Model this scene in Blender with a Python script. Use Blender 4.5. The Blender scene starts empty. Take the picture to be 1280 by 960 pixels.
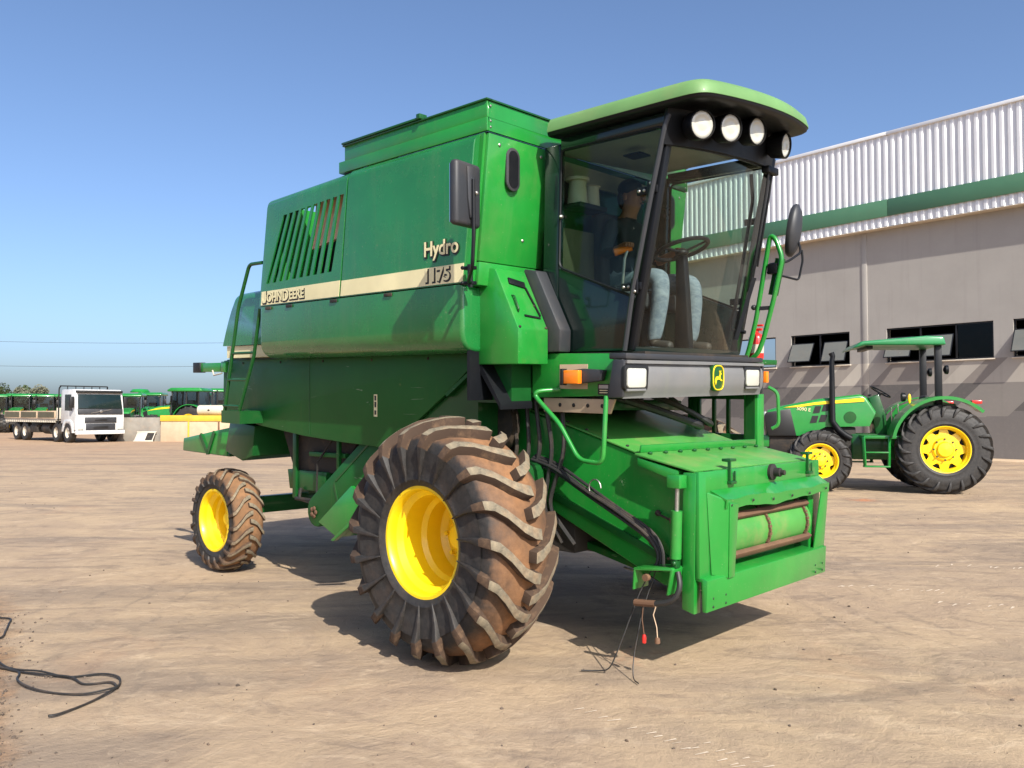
import bpy, bmesh, math, random
from mathutils import Vector as V, Matrix as M, noise as mnoise
R = math.radians
random.seed(7)
sc = bpy.context.scene
col = sc.collection

# ------------------------------------------------------------------ camera
cam_d = bpy.data.cameras.new('camera'); cam = bpy.data.objects.new('camera', cam_d); col.objects.link(cam)
cam.location = (0, 0, 1.62); cam.rotation_euler = (R(90) + math.atan(33 / 1020.), 0, 0)
cam_d.sensor_width = 36; cam_d.lens = 36 * 1020 / 1280.; cam_d.clip_end = 5000; cam_d.clip_start = .05
sc.camera = cam

# ------------------------------------------------------------------ sky, sun, exposure
SUN_H = V((.43, -.90)).normalized(); SUN_E = R(38)
w = bpy.data.worlds.new('World'); sc.world = w; w.use_nodes = True
wn = w.node_tree.nodes; wl = w.node_tree.links
bg = wn['Background']; sky = wn.new('ShaderNodeTexSky')
sky.sky_type = 'NISHITA'; sky.sun_disc = False; sky.sun_elevation = SUN_E
sky.sun_rotation = math.atan2(SUN_H.x, SUN_H.y)
sky.altitude = 0; sky.air_density = .75; sky.dust_density = 2.4; sky.ozone_density = 4.2
wl.new(sky.outputs[0], bg.inputs[0]); bg.inputs[1].default_value = .138
sun_d = bpy.data.lights.new('sun', 'SUN'); sun = bpy.data.objects.new('sun', sun_d); col.objects.link(sun)
sun_d.energy = 4.9; sun_d.angle = R(.53); sun_d.color = (1, .95, .86)
to_sun = V((SUN_H.x * math.cos(SUN_E), SUN_H.y * math.cos(SUN_E), math.sin(SUN_E)))
sun.rotation_euler = to_sun.to_track_quat('Z', 'Y').to_euler()
sun.location = to_sun * 60
vs = sc.view_settings; vs.view_transform = 'Standard'; vs.look = 'None'; vs.exposure = .60; vs.gamma = 1; vs.use_curve_mapping = False

# ------------------------------------------------------------------ materials
def srgb(r, g, b):
    f = lambda c: (c / 12.92 if c <= .04045 else ((c + .055) / 1.055) ** 2.4)
    return (f(r / 255.), f(g / 255.), f(b / 255.), 1)
class NT:
    def __init__(s, name):
        s.m = bpy.data.materials.new(name); s.m.use_nodes = True; s.t = s.m.node_tree; s.p = s.t.nodes['Principled BSDF']
        s.out = s.t.nodes['Material Output']
    def n(s, k, **kw):
        o = s.t.nodes.new('ShaderNode' + k)
        for a, v in kw.items():
            if a.startswith('i_'):
                key = a[2:]; o.inputs[int(key) if key.isdigit() else key].default_value = v
            else: setattr(o, a, v)
        return o
    def l(s, a, b): s.t.links.new(a, b)
    def coord(s, which='Object'): return s.n('TexCoord').outputs[which]
    def noise(s, scale, detail=5, rough=.6, vec=None, dist=0, stretch=None):
        o = s.n('TexNoise'); o.inputs['Scale'].default_value = scale; o.inputs['Detail'].default_value = detail
        o.inputs['Roughness'].default_value = rough; o.inputs['Distortion'].default_value = dist
        v = vec or s.coord()
        if stretch:
            mp = s.n('Mapping'); mp.inputs['Scale'].default_value = stretch[0]; mp.inputs['Rotation'].default_value = stretch[1]; s.l(v, mp.inputs[0]); v = mp.outputs[0]
        s.l(v, o.inputs['Vector']); return o.outputs['Fac']
    def ramp(s, fac, stops):
        o = s.n('ValToRGB'); e = o.color_ramp.elements
        while len(e) < len(stops): e.new(.5)
        for i, (p, c) in enumerate(stops):
            e[i].position = p; e[i].color = c if len(c) == 4 else (*c, 1)
        s.l(fac, o.inputs[0]); return o.outputs[0]
    def g(s, fac, a, b): return s.ramp(fac, [(a, (0, 0, 0, 1)), (b, (1, 1, 1, 1))])
    def mix(s, fac, a, b, mode='MIX'):
        o = s.n('MixRGB', blend_type=mode)
        for i, v in ((0, fac), (1, a), (2, b)):
            if isinstance(v, (int, float)): o.inputs[i].default_value = v
            elif isinstance(v, tuple): o.inputs[i].default_value = v
            else: s.l(v, o.inputs[i])
        return o.outputs[0]
    def math(s, op, a, b=0., clamp=False):
        o = s.n('Math', operation=op); o.use_clamp = clamp
        for i, v in ((0, a), (1, b)):
            if isinstance(v, (int, float)): o.inputs[i].default_value = v
            else: s.l(v, o.inputs[i])
        return o.outputs[0]
    def bump(s, h, strength=.2, dist=.01):
        o = s.n('Bump'); o.inputs['Strength'].default_value = strength; o.inputs['Distance'].default_value = dist
        s.l(h, o.inputs['Height']); s.l(o.outputs[0], s.p.inputs['Normal'])
    def base(s, c):
        if isinstance(c, tuple): s.p.inputs['Base Color'].default_value = c
        else: s.l(c, s.p.inputs['Base Color'])
    def rough(s, r):
        if isinstance(r, (int, float)): s.p.inputs['Roughness'].default_value = r
        else: s.l(r, s.p.inputs['Roughness'])
def sc4(c, k): return (min(c[0] * k, 1), min(c[1] * k, 1), min(c[2] * k, 1), 1)
DUST = srgb(168, 132, 96)
def paint(name, c, rough=.3, dust=.25, coat=.4, wav=.0, var=.18, metal=0, dustscale=3.):
    t = NT(name)
    a = t.noise(1.7, 4); b = t.noise(28, 3)
    cc = t.mix(t.g(a, .3, .72), sc4(c, 1 - var), sc4(c, 1 + var * .6))
    if dust > 0:
        d1 = t.g(t.noise(dustscale, 7, .7), .5, .86); d2 = t.math('MULTIPLY', d1, dust); 
        cc = t.mix(d2, cc, DUST)
        t.rough(t.mix(t.math('MULTIPLY', d1, .6), (rough, rough, rough, 1), (.75, .75, .75, 1)))
    else: t.rough(t.mix(b, (rough * .8,) * 3 + (1,), (rough * 1.25,) * 3 + (1,)))
    t.base(cc); t.p.inputs['Coat Weight'].default_value = coat; t.p.inputs['Coat Roughness'].default_value = .08; t.p.inputs['Metallic'].default_value = metal
    if wav: t.bump(t.noise(2.2, 1.5), wav, .03)
    return t.m
GREEN = (.013, .225, .028, 1)
Mt = {}
Mt['green'] = paint('green_paint', GREEN, .32, .10, .45, .10)
Mt['green_panel'] = paint('green_body_panel', (.010, .155, .032, 1), .24, .04, .7, .14)  # side's shade and sky reflection painted in: darker, bluer than the front green
Mt['green_shade_worn'] = paint('green_shaded_worn_paint', (.007, .098, .016, 1), .45, .05, 0, .12)  # green darkened to paint in the overhang's shade; its stains and scratches are wear
def worn(m):
    nt = m.node_tree; p = nt.nodes['Principled BSDF']; src = p.inputs['Base Color'].links[0].from_socket
    t = NT.__new__(NT); t.m = m; t.t = nt; t.p = p
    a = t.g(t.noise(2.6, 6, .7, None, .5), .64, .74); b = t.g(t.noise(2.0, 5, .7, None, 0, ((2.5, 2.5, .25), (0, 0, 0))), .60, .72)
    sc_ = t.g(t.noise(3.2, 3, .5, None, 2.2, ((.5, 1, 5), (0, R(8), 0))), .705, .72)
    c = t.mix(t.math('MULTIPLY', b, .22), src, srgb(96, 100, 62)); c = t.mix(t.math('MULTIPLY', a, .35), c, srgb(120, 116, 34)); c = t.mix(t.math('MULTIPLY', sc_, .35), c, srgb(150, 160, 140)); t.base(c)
worn(Mt['green_shade_worn'])
def streaky(m, k=.16):
    nt = m.node_tree; p = nt.nodes['Principled BSDF']; src = p.inputs['Base Color'].links[0].from_socket
    t = NT.__new__(NT); t.m = m; t.t = nt; t.p = p
    b = t.g(t.noise(3.0, 6, .7, None, 0, ((3, 3, .22), (0, 0, 0))), .52, .74); q = t.g(t.noise(60, 2, .5), .70, .76)
    c = t.mix(t.math('MULTIPLY', b, k), src, srgb(128, 134, 96)); c = t.mix(t.math('MULTIPLY', q, .35), c, srgb(150, 150, 118)); t.base(c)
for k_ in ('green_panel', 'green'): streaky(Mt[k_], .10)
Mt['green_top'] = paint('green_dusty_plate', (.06, .27, .045, 1), .5, .55, .1, .08)
Mt['green_faded'] = paint('green_faded_roof', srgb(100, 140, 82), .55, .18, .05, .05)
Mt['green_dark'] = paint('green_dark_paint', (.007, .075, .015, 1), .4, .06, .3, .05)
Mt['green_far'] = paint('green_tractor_paint', (.012, .20, .030, 1), .32, .06, .4)
Mt['canopy'] = paint('green_canopy', (.012, .19, .060, 1), .4, .04, .3)
Mt['yellow'] = paint('yellow_paint', (.88, .60, .006, 1), .38, .06, .3, .05, .08)
Mt['yellow_dirty'] = paint('yellow_worn_paint', srgb(205, 165, 50), .6, .6, 0)
Mt['black'] = paint('black_plastic', (.006, .007, .009, 1), .42, .01, 0, .03)
Mt['cabdark'] = paint('cab_black_paint', (.006, .016, .014, 1), .16, .02, .6)
Mt['rubberhose'] = paint('hose_rubber', (.02, .019, .018, 1), .55, .2, 0)
Mt['grey'] = paint('grey_bumper_plastic', srgb(112, 112, 112), .5, .10, 0, .04)
Mt['darkgrey'] = paint('dark_grey_plastic', srgb(46, 48, 52), .5, .08, 0, .03)
streaky(Mt['grey'], .12)
Mt['steel'] = paint('bare_steel', srgb(175, 172, 165), .35, .15, 0, 0, .1, .9)
Mt['rust'] = paint('rusty_steel', srgb(98, 70, 50), .8, .3, 0)
Mt['dirtymetal'] = paint('dusty_dark_metal', srgb(36, 33, 30), .75, .25, 0)
Mt['cream'] = paint('cream_decal', srgb(226, 216, 168), .45, .08, .1, .06)
Mt['inkblack'] = paint('decal_black', (.008, .008, .008, 1), .5, 0, 0)
Mt['white'] = paint('white_paint', (.60, .60, .585, 1), .35, .12, .3)
Mt['offwhite'] = paint('dirty_white', srgb(190, 182, 166), .6, .35, 0)
Mt['orange'] = paint('orange_plastic', (.9, .22, .01, 1), .25, .02, .3)
Mt['red'] = paint('red_plastic', (.62, .02, .015, 1), .3, .02, .3)
Mt['lens'] = paint('lamp_lens', srgb(188, 188, 178), .12, .10, .8, .25)
Mt['headliner'] = paint('headliner', srgb(140, 140, 128), .8, .05, 0)
Mt['cabwall'] = paint('cab_trim', srgb(88, 84, 66), .8, .05, 0)
Mt['seat'] = paint('seat_fabric', (.03, .032, .035, 1), .85, .05, 0)
Mt['denim'] = paint('denim', srgb(146, 152, 150), .9, .0, 0, .0, .4)
Mt['shirt'] = paint('dark_shirt', (.018, .026, .03, 1), .8, 0, 0)
Mt['skin'] = paint('skin', srgb(150, 102, 76), .5, 0, 0)
Mt['shoe'] = paint('shoe', (.03, .026, .022, 1), .6, .2, 0)
Mt['hair'] = paint('hair', (.012, .01, .009, 1), .6, 0, 0)
Mt['screen'] = paint('sunlit_radiator_screen', srgb(232, 194, 166), .7, .1, 0)  # bright tone paints in the sunlight on the upper screen
Mt['clad'] = paint('white_cladding', srgb(226, 226, 226), .42, .10, 0, 0, .05, .15)
Mt['fascia'] = paint('green_fascia', srgb(72, 116, 88), .5, .04, 0, .03, .06)
Mt['soffit'] = paint('soffit_metal', srgb(212, 200, 182), .6, .1, 0)
Mt['concrete'] = paint('old_concrete', srgb(138, 132, 122), .9, .35, 0, 0, .25)
Mt['tan'] = paint('tan_plate', srgb(186, 162, 134), .8, .4, 0, 0, .15)
Mt['windowframe'] = paint('window_frame', (.01, .01, .011, 1), .4, 0, 0)
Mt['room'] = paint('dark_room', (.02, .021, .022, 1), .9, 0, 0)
Mt['treebark'] = paint('bark', srgb(92, 76, 62), .9, 0, 0)
def denim():
    t = NT('pale_denim'); o = t.coord(); a = t.noise(9, 5, .6, o, 2.0, ((1, 1, 1.8), (0, R(30), 0))); b = t.noise(120, 2)
    t.base(t.mix(t.g(a, .3, .75), srgb(84, 98, 110), srgb(124, 136, 142))); t.rough(.9); t.bump(t.math('ADD', t.math('MULTIPLY', a, 1.), t.math('MULTIPLY', b, .06)), .30, .02); return t.m
Mt['denim'] = denim()
def leafmat(name, c):
    t = NT(name); t.base(t.mix(t.noise(1.3, 3), sc4(c, .6), sc4(c, 1.3))); t.rough(.7); return t.m
Mt['leaf'] = leafmat('dry_leaves', srgb(98, 98, 78)); Mt['leaf2'] = leafmat('leaves', srgb(72, 86, 52))
def glassmat(name, tint, refl=1.0, rough=.0):
    t = NT(name); t.t.nodes.remove(t.p)
    tr = t.n('BsdfTransparent'); tr.inputs[0].default_value = tint
    gl = t.n('BsdfGlossy'); gl.inputs['Roughness'].default_value = rough; gl.inputs[0].default_value = (1, 1, 1, 1)
    lw = t.n('LayerWeight'); lw.inputs[0].default_value = .5
    fr = t.math('ADD', .012, t.math('MULTIPLY', t.math('POWER', lw.outputs['Facing'], 4.2), .6))
    dn = t.g(t.noise(5, 6, .7), .45, .8)
    ms = t.n('MixShader'); t.l(t.math('MULTIPLY', fr, refl, True), ms.inputs[0]); t.l(tr.outputs[0], ms.inputs[1]); t.l(gl.outputs[0], ms.inputs[2])
    df = t.n('BsdfDiffuse'); df.inputs[0].default_value = DUST
    m2 = t.n('MixShader'); t.l(t.math('MULTIPLY', dn, .007), m2.inputs[0]); t.l(ms.outputs[0], m2.inputs[1]); t.l(df.outputs[0], m2.inputs[2])
    t.l(m2.outputs[0], t.out.inputs[0]); return t.m
Mt['glass'] = glassmat('windscreen_glass', (.92, .95, .93, 1), 1.0)
Mt['glass_door'] = glassmat('door_glass', (.70, .79, .74, 1), 1.0)
Mt['glass_far'] = glassmat('tractor_cab_glass', (.60, .66, .68, 1), 2.0)
Mt['glass_win'] = glassmat('window_glass', (.20, .21, .22, 1), 1.4)
Mt['glass_pane'] = paint('window_pane_glass', srgb(112, 112, 104), .10, .12, .8, 0, .1)
Mt['glass_bright'] = paint('mirror_glass', (.75, .76, .78, 1), .03, 0, 0, 0, .02, 1)
def tyremat(name, r0, r1, clay, rt, amount=1.0):
    t = NT(name); sx = t.n('SeparateXYZ'); t.l(t.coord(), sx.inputs[0])
    rr = t.math('SQRT', t.math('ADD', t.math('POWER', sx.outputs[0], 2), t.math('POWER', sx.outputs[2], 2)))
    n1 = t.noise(6, 6, .65); n2 = t.noise(22, 5, .7); n3 = t.noise(2.5, 3)
    k = t.math('ADD', rr, t.math('MULTIPLY', t.math('SUBTRACT', n1, .5), .16))
    mr = t.n('MapRange'); mr.inputs[1].default_value = r0; mr.inputs[2].default_value = r1; t.l(k, mr.inputs[0])
    rub = t.mix(t.g(n2, .35, .7), (.013, .0125, .012, 1), (.035, .031, .028, 1))
    cl = t.mix(t.g(n2, .3, .75), sc4(clay, .68), sc4(clay, 1.1)); cl = t.mix(t.g(n3, .45, .75), cl, sc4(clay, .5))
    light = t.math('MULTIPLY', t.g(n1, .5, .8), .10 * amount)
    c = t.mix(light, rub, clay)
    c = t.mix(t.math('MULTIPLY', mr.outputs[0], .93 * amount), c, cl)
    wr = t.n('MapRange'); wr.inputs[1].default_value = rt - .010; wr.inputs[2].default_value = rt - .002; t.l(t.math('ADD', rr, t.math('MULTIPLY', t.math('SUBTRACT', n2, .5), .012)), wr.inputs[0])
    c = t.mix(t.math('MULTIPLY', wr.outputs[0], .85 * amount), c, t.mix(n2, srgb(112, 106, 92), srgb(150, 138, 116)))
    t.base(c); t.rough(t.mix(mr.outputs[0], (.62, .62, .62, 1), (.92, .92, .92, 1))); t.bump(n2, .35, .006); return t.m

for k_ in ('black', 'cabdark', 'green_shade_worn', 'green_dark'): Mt[k_].node_tree.nodes['Principled BSDF'].inputs['Specular IOR Level'].default_value = .28
# ------------------------------------------------------------------ mesh helpers
class MB:
    def __init__(s): s.v = []; s.f = []
    def add(s, vs, fs):
        o = len(s.v); s.v += [tuple(p) for p in vs]; s.f += [tuple(i + o for i in f) for f in fs]; return s
    def hexa(s, p):
        return s.add(p, [(0, 3, 2, 1), (4, 5, 6, 7), (0, 1, 5, 4), (1, 2, 6, 5), (2, 3, 7, 6), (3, 0, 4, 7)])
    def box(s, x0, x1, y0, y1, z0, z1, m=None):
        p = [V(q) for q in ((x0, y0, z0), (x1, y0, z0), (x1, y1, z0), (x0, y1, z0), (x0, y0, z1), (x1, y0, z1), (x1, y1, z1), (x0, y1, z1))]
        if m: p = [m @ q for q in p]
        return s.hexa(p)
    def cbox(s, c, d, rot=(0, 0, 0)):
        from mathutils import Euler
        m = M.Translation(V(c)) @ Euler(rot).to_matrix().to_4x4()
        return s.box(-d[0] / 2, d[0] / 2, -d[1] / 2, d[1] / 2, -d[2] / 2, d[2] / 2, m)
    def prism(s, pts, ax, a, b):
        def q(p, k): return {'x': (k, p[0], p[1]), 'y': (p[0], k, p[1]), 'z': (p[0], p[1], k)}[ax]
        n = len(pts); vs = [q(p, a) for p in pts] + [q(p, b) for p in pts]
        fs = [tuple(range(n)), tuple(range(2 * n - 1, n - 1, -1))] + [(i, i + n, (i + 1) % n + n, (i + 1) % n) for i in range(n)]
        return s.add(vs, fs)
    def beam(s, a, b, w, h, up=(0, 0, 1)):
        a = V(a); b = V(b); d = (b - a).normalized(); u = V(up); sd = d.cross(u)
        if sd.length < 1e-4: sd = d.cross(V((1, 0, 0)))
        sd.normalize(); u = sd.cross(d).normalized()
        def c(p): return [p - sd * w / 2 - u * h / 2, p + sd * w / 2 - u * h / 2, p + sd * w / 2 + u * h / 2, p - sd * w / 2 + u * h / 2]
        return s.hexa(c(a) + c(b))
    def tube(s, path, r, n=10, closed=False, round_=0):
        P = [V(p) for p in path]
        if round_:
            Q = [P[0]]
            for i in range(1, len(P) - 1):
                a, b, c = P[i - 1], P[i], P[i + 1]
                la = min(round_, (a - b).length * .45); lc = min(round_, (c - b).length * .45)
                s0 = b + (a - b).normalized() * la; s1 = b + (c - b).normalized() * lc
                for k in range(6):
                    t = k / 5.; Q.append(s0 * (1 - t) ** 2 + b * 2 * t * (1 - t) + s1 * t * t)
            Q.append(P[-1]); P = Q
        rs = r if isinstance(r, (list, tuple)) else [r] * len(P)
        vs = []; nn = len(P); ref = None
        for i, p in enumerate(P):
            d = (P[(i + 1) % nn] - P[i - 1]) if closed else (P[min(i + 1, nn - 1)] - P[max(i - 1, 0)])
            d.normalize()
            if ref is None: ref = d.orthogonal().normalized()
            ref = (ref - d * ref.dot(d)).normalized(); bi = d.cross(ref)
            for k in range(n):
                a = 2 * math.pi * k / n; vs.append(p + (ref * math.cos(a) + bi * math.sin(a)) * rs[i])
        fs = []
        for i in range(nn if closed else nn - 1):
            j = (i + 1) % nn
            for k in range(n): fs.append((i * n + k, i * n + (k + 1) % n, j * n + (k + 1) % n, j * n + k))
        if not closed: fs += [tuple(range(n - 1, -1, -1)), tuple((nn - 1) * n + k for k in range(n))]
        return s.add(vs, fs)
    def lathe(s, prof, c=(0, 0, 0), ax='y', n=32, caps=True, m=None):
        vs = []; fs = []
        for (r, a) in prof:
            for k in range(n):
                t = 2 * math.pi * k / n; u, v = r * math.cos(t), r * math.sin(t)
                q = {'y': V((u, a, v)), 'x': V((a, u, v)), 'z': V((u, v, a))}[ax]
                if m: q = m @ q
                vs.append(q + V(c))
        for i in range(len(prof) - 1):
            for k in range(n): fs.append((i * n + k, i * n + (k + 1) % n, (i + 1) * n + (k + 1) % n, (i + 1) * n + k))
        if caps: fs += [tuple(range(n - 1, -1, -1)), tuple((len(prof) - 1) * n + k for k in range(n))]
        return s.add(vs, fs)
    def ell(s, c, r, nu=16, nv=10, m=None):
        prof = []
        vs = []; fs = []
        for i in range(nv + 1):
            a = math.pi * i / nv - math.pi / 2
            for k in range(nu):
                b = 2 * math.pi * k / nu; q = V((r[0] * math.cos(a) * math.cos(b), r[1] * math.cos(a) * math.sin(b), r[2] * math.sin(a)))
                if m: q = m @ q
                vs.append(q + V(c))
        for i in range(nv):
            for k in range(nu): fs.append((i * nu + k, i * nu + (k + 1) % nu, (i + 1) * nu + (k + 1) % nu, (i + 1) * nu + k))
        return s.add(vs, fs)
    def grid(s, fn, nu, nv):
        vs = [fn(i / nu, j / nv) for j in range(nv + 1) for i in range(nu + 1)]
        fs = [(j * (nu + 1) + i, j * (nu + 1) + i + 1, (j + 1) * (nu + 1) + i + 1, (j + 1) * (nu + 1) + i) for j in range(nv) for i in range(nu)]
        return s.add(vs, fs)
    def mesh(s, name, bevels=(), T=None, smooth=35, solid=0):
        bm = bmesh.new(); vv = [bm.verts.new(p) for p in s.v]
        for f in s.f:
            try: bm.faces.new([vv[i] for i in f])
            except ValueError: pass
        bmesh.ops.remove_doubles(bm, verts=bm.verts, dist=1e-5)
        bmesh.ops.recalc_face_normals(bm, faces=bm.faces)
        if solid: bmesh.ops.solidify(bm, geom=list(bm.faces), thickness=solid)
        for (wd, sg, pred) in bevels:
            es = [e for e in bm.edges if len(e.link_faces) == 2 and e.calc_face_angle(0) > R(25) and (pred is None or pred((e.verts[0].co + e.verts[1].co) / 2, (e.verts[1].co - e.verts[0].co).normalized()))]
            bmesh.ops.bevel(bm, geom=es, offset=wd, offset_type='OFFSET', segments=sg, profile=.5, affect='EDGES', clamp_overlap=True)
        if T is not None: bmesh.ops.transform(bm, matrix=T, verts=bm.verts)
        me = bpy.data.meshes.new(name); bm.to_mesh(me); bm.free()
        if smooth:
            for p in me.polygons: p.use_smooth = True
            me.set_sharp_from_angle(angle=R(smooth))
        return me
    def build(s, name, mat, parent=None, bevels=(), T=None, smooth=35, solid=0, loc=None):
        if isinstance(bevels, (int, float)): bevels = [(bevels, 2, None)]
        return link(name, s.mesh(name, bevels, T, smooth, solid), mat, parent, loc)
def link(name, me, mat, parent=None, loc=None):
    o = bpy.data.objects.new(name, me); col.objects.link(o)
    if mat is not None and len(me.materials) == 0: me.materials.append(Mt[mat] if isinstance(mat, str) else mat)
    o.parent = parent
    if loc is not None: o.location = loc
    return o
def thing(name, label, cat, loc=(0, 0, 0), rz=0, group=None):
    o = bpy.data.objects.new(name, None); col.objects.link(o); o.empty_display_size = .2
    o.location = loc; o.rotation_euler = (0, 0, rz); return tag(o, label, cat, group)
def tag(o, label=None, cat=None, group=None, kind=None):
    for k, v in (('label', label), ('category', cat), ('group', group), ('kind', kind)):
        if v: o[k] = v
    return o
def text(name, s, size, mat, parent, T, ext=.0015, offset=0., sx=1., shear=0.):
    cu = bpy.data.curves.new(name, 'FONT'); cu.body = s; cu.size = size; cu.extrude = ext; cu.offset = offset; cu.resolution_u = 4; cu.shear = shear
    ob = bpy.data.objects.new(name, cu); col.objects.link(ob)
    dg = bpy.context.evaluated_depsgraph_get(); me = bpy.data.meshes.new_from_object(ob.evaluated_get(dg))
    wd = ob.dimensions.x; bpy.data.objects.remove(ob)
    me.transform(T @ M.Diagonal((sx, 1, 1, 1))); return link(name, me, mat, parent)
def boolcut(me, cutter, name):
    a = bpy.data.objects.new('a', me); b = bpy.data.objects.new('b', cutter); col.objects.link(a); col.objects.link(b)
    md = a.modifiers.new('b', 'BOOLEAN'); md.object = b; md.operation = 'DIFFERENCE'; md.solver = 'EXACT'
    dg = bpy.context.evaluated_depsgraph_get(); out = bpy.data.meshes.new_from_object(a.evaluated_get(dg)); out.name = name
    bpy.data.objects.remove(a); bpy.data.objects.remove(b)
    for p in out.polygons: p.use_smooth = True
    out.set_sharp_from_angle(angle=R(35)); return out

# ------------------------------------------------------------------ ground
def ground_mat():
    t = NT('packed_yard_ground'); o = t.coord()
    big = t.noise(.22, 5, .6, o, .6); mid = t.noise(1.1, 9, .68, o, 1.0); fine = t.noise(9, 10, .72, o, .6); grit = t.noise(55, 6, .75, o)
    st = t.noise(1.5, 9, .70, o, 1.6, ((.5, 1.3, 1), (0, 0, R(18)))); st2 = t.noise(2.6, 8, .72, o, 1.2, ((.6, 1.35, 1), (0, 0, R(-28)))); st3 = t.noise(.55, 6, .6, o, .9, ((.3, 1.5, 1), (0, 0, R(6))))
    c = t.mix(t.g(big, .36, .64), srgb(171, 150, 126), srgb(184, 161, 132))
    c = t.mix(t.math('MULTIPLY', t.g(mid, .46, .62), .55), c, srgb(150, 131, 114))
    c = t.mix(t.math('MULTIPLY', t.g(st3, .50, .62), .62), c, srgb(134, 120, 107))
    c = t.mix(t.math('MULTIPLY', t.g(st, .52, .63), .55), c, srgb(126, 111, 98))
    c = t.mix(t.math('MULTIPLY', t.g(st2, .55, .67), .42), c, srgb(206, 184, 157))
    c = t.mix(t.math('MULTIPLY', t.g(fine, .55, .72), .40), c, srgb(118, 99, 83))
    c = t.mix(t.math('MULTIPLY', t.g(t.math('SUBTRACT', 1., fine), .56, .72), .32), c, srgb(214, 192, 165))
    c = t.mix(t.math('MULTIPLY', t.g(grit, .60, .74), .45), c, srgb(100, 86, 74))
    # tyre scrub streaks
    mp = t.n('Mapping'); mp.inputs['Location'].default_value = (-6, -9, 0); mp.inputs['Rotation'].default_value = (0, 0, R(12)); t.l(o, mp.inputs[0])
    wv = t.n('TexWave', wave_type='RINGS', rings_direction='Z'); wv.inputs['Scale'].default_value = .9; wv.inputs['Distortion'].default_value = 7; wv.inputs['Detail'].default_value = 6; wv.inputs['Detail Scale'].default_value = .8; wv.inputs['Detail Roughness'].default_value = .7
    t.l(mp.outputs[0], wv.inputs[0])
    sk = t.math('MULTIPLY', t.math('MULTIPLY', t.g(wv.outputs['Fac'], .84, .99), t.g(t.noise(.5, 4, .6, o), .5, .62)), t.g(fine, .38, .56))
    c = t.mix(t.math('MULTIPLY', sk, .38), c, srgb(108, 98, 90))
    cl = t.g(t.noise(.62, 8, .65, o, .6), .58, .76); c = t.mix(t.math('MULTIPLY', cl, .28), c, srgb(182, 138, 104))
    vo = t.n('TexVoronoi'); vo.inputs['Scale'].default_value = .42; t.l(o, vo.inputs['Vector'])
    sp = t.math('MULTIPLY', t.g(t.math('SUBTRACT', 1., t.math('ADD', vo.outputs['Distance'], t.math('MULTIPLY', t.math('SUBTRACT', fine, .5), .3))), .84, .97), t.g(mid, .48, .60)); c = t.mix(t.math('MULTIPLY', sp, .62), c, srgb(204, 126, 80))
    sx = t.n('SeparateXYZ'); t.l(o, sx.inputs[0])
    fy = t.n('MapRange'); fy.inputs[1].default_value = 20; fy.inputs[2].default_value = 46; t.l(sx.outputs[1], fy.inputs[0])
    c = t.mix(t.math('MULTIPLY', fy.outputs[0], .45), c, srgb(178, 140, 110))
    # rough reddish soil beyond the left edge of the hard standing
    ed_ = t.math('ADD', t.math('ADD', sx.outputs[0], t.math('MULTIPLY', sx.outputs[1], .607)), t.math('MULTIPLY', t.math('SUBTRACT', mid, .5), .9))
    so_ = t.n('MapRange'); so_.inputs[1].default_value = .06; so_.inputs[2].default_value = -.14; t.l(ed_, so_.inputs[0])
    soil = t.mix(t.g(fine, .4, .62), srgb(178, 136, 100), srgb(122, 100, 80)); near = t.n('MapRange'); near.inputs[1].default_value = 7.5; near.inputs[2].default_value = 6.3; t.l(sx.outputs[1], near.inputs[0])
    sm = t.math('MULTIPLY', so_.outputs[0], near.outputs[0]); c = t.mix(t.math('MULTIPLY', sm, .75), c, soil)
    ol = t.math('MULTIPLY', t.g(t.noise(.9, 4, .55, o, .3), .69, .75), .6); c = t.mix(ol, c, srgb(96, 88, 84))
    c = t.mix(1., c, (.88, .868, .85, 1), 'MULTIPLY')
    t.base(c); t.rough(.92); t.p.inputs['Specular IOR Level'].default_value = .2
    h = t.math('ADD', t.math('MULTIPLY', fine, 1.0), t.math('ADD', t.math('MULTIPLY', grit, .32), t.math('MULTIPLY', mid, 2.2)))
    h = t.math('ADD', h, t.math('MULTIPLY', st2, .5)); h = t.math('ADD', h, t.math('MULTIPLY', t.math('MULTIPLY', sm, fine), 2.5))
    t.bump(h, .70, .021); return t.m
g = MB()
def gz(x, y): return 0
def gfn(u, v):
    return (-900 + 1800 * u, -300 + 2300 * v, 0)
g.grid(gfn, 6, 6); ground = g.build('ground', ground_mat(), smooth=0); tag(ground, kind='structure')

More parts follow.
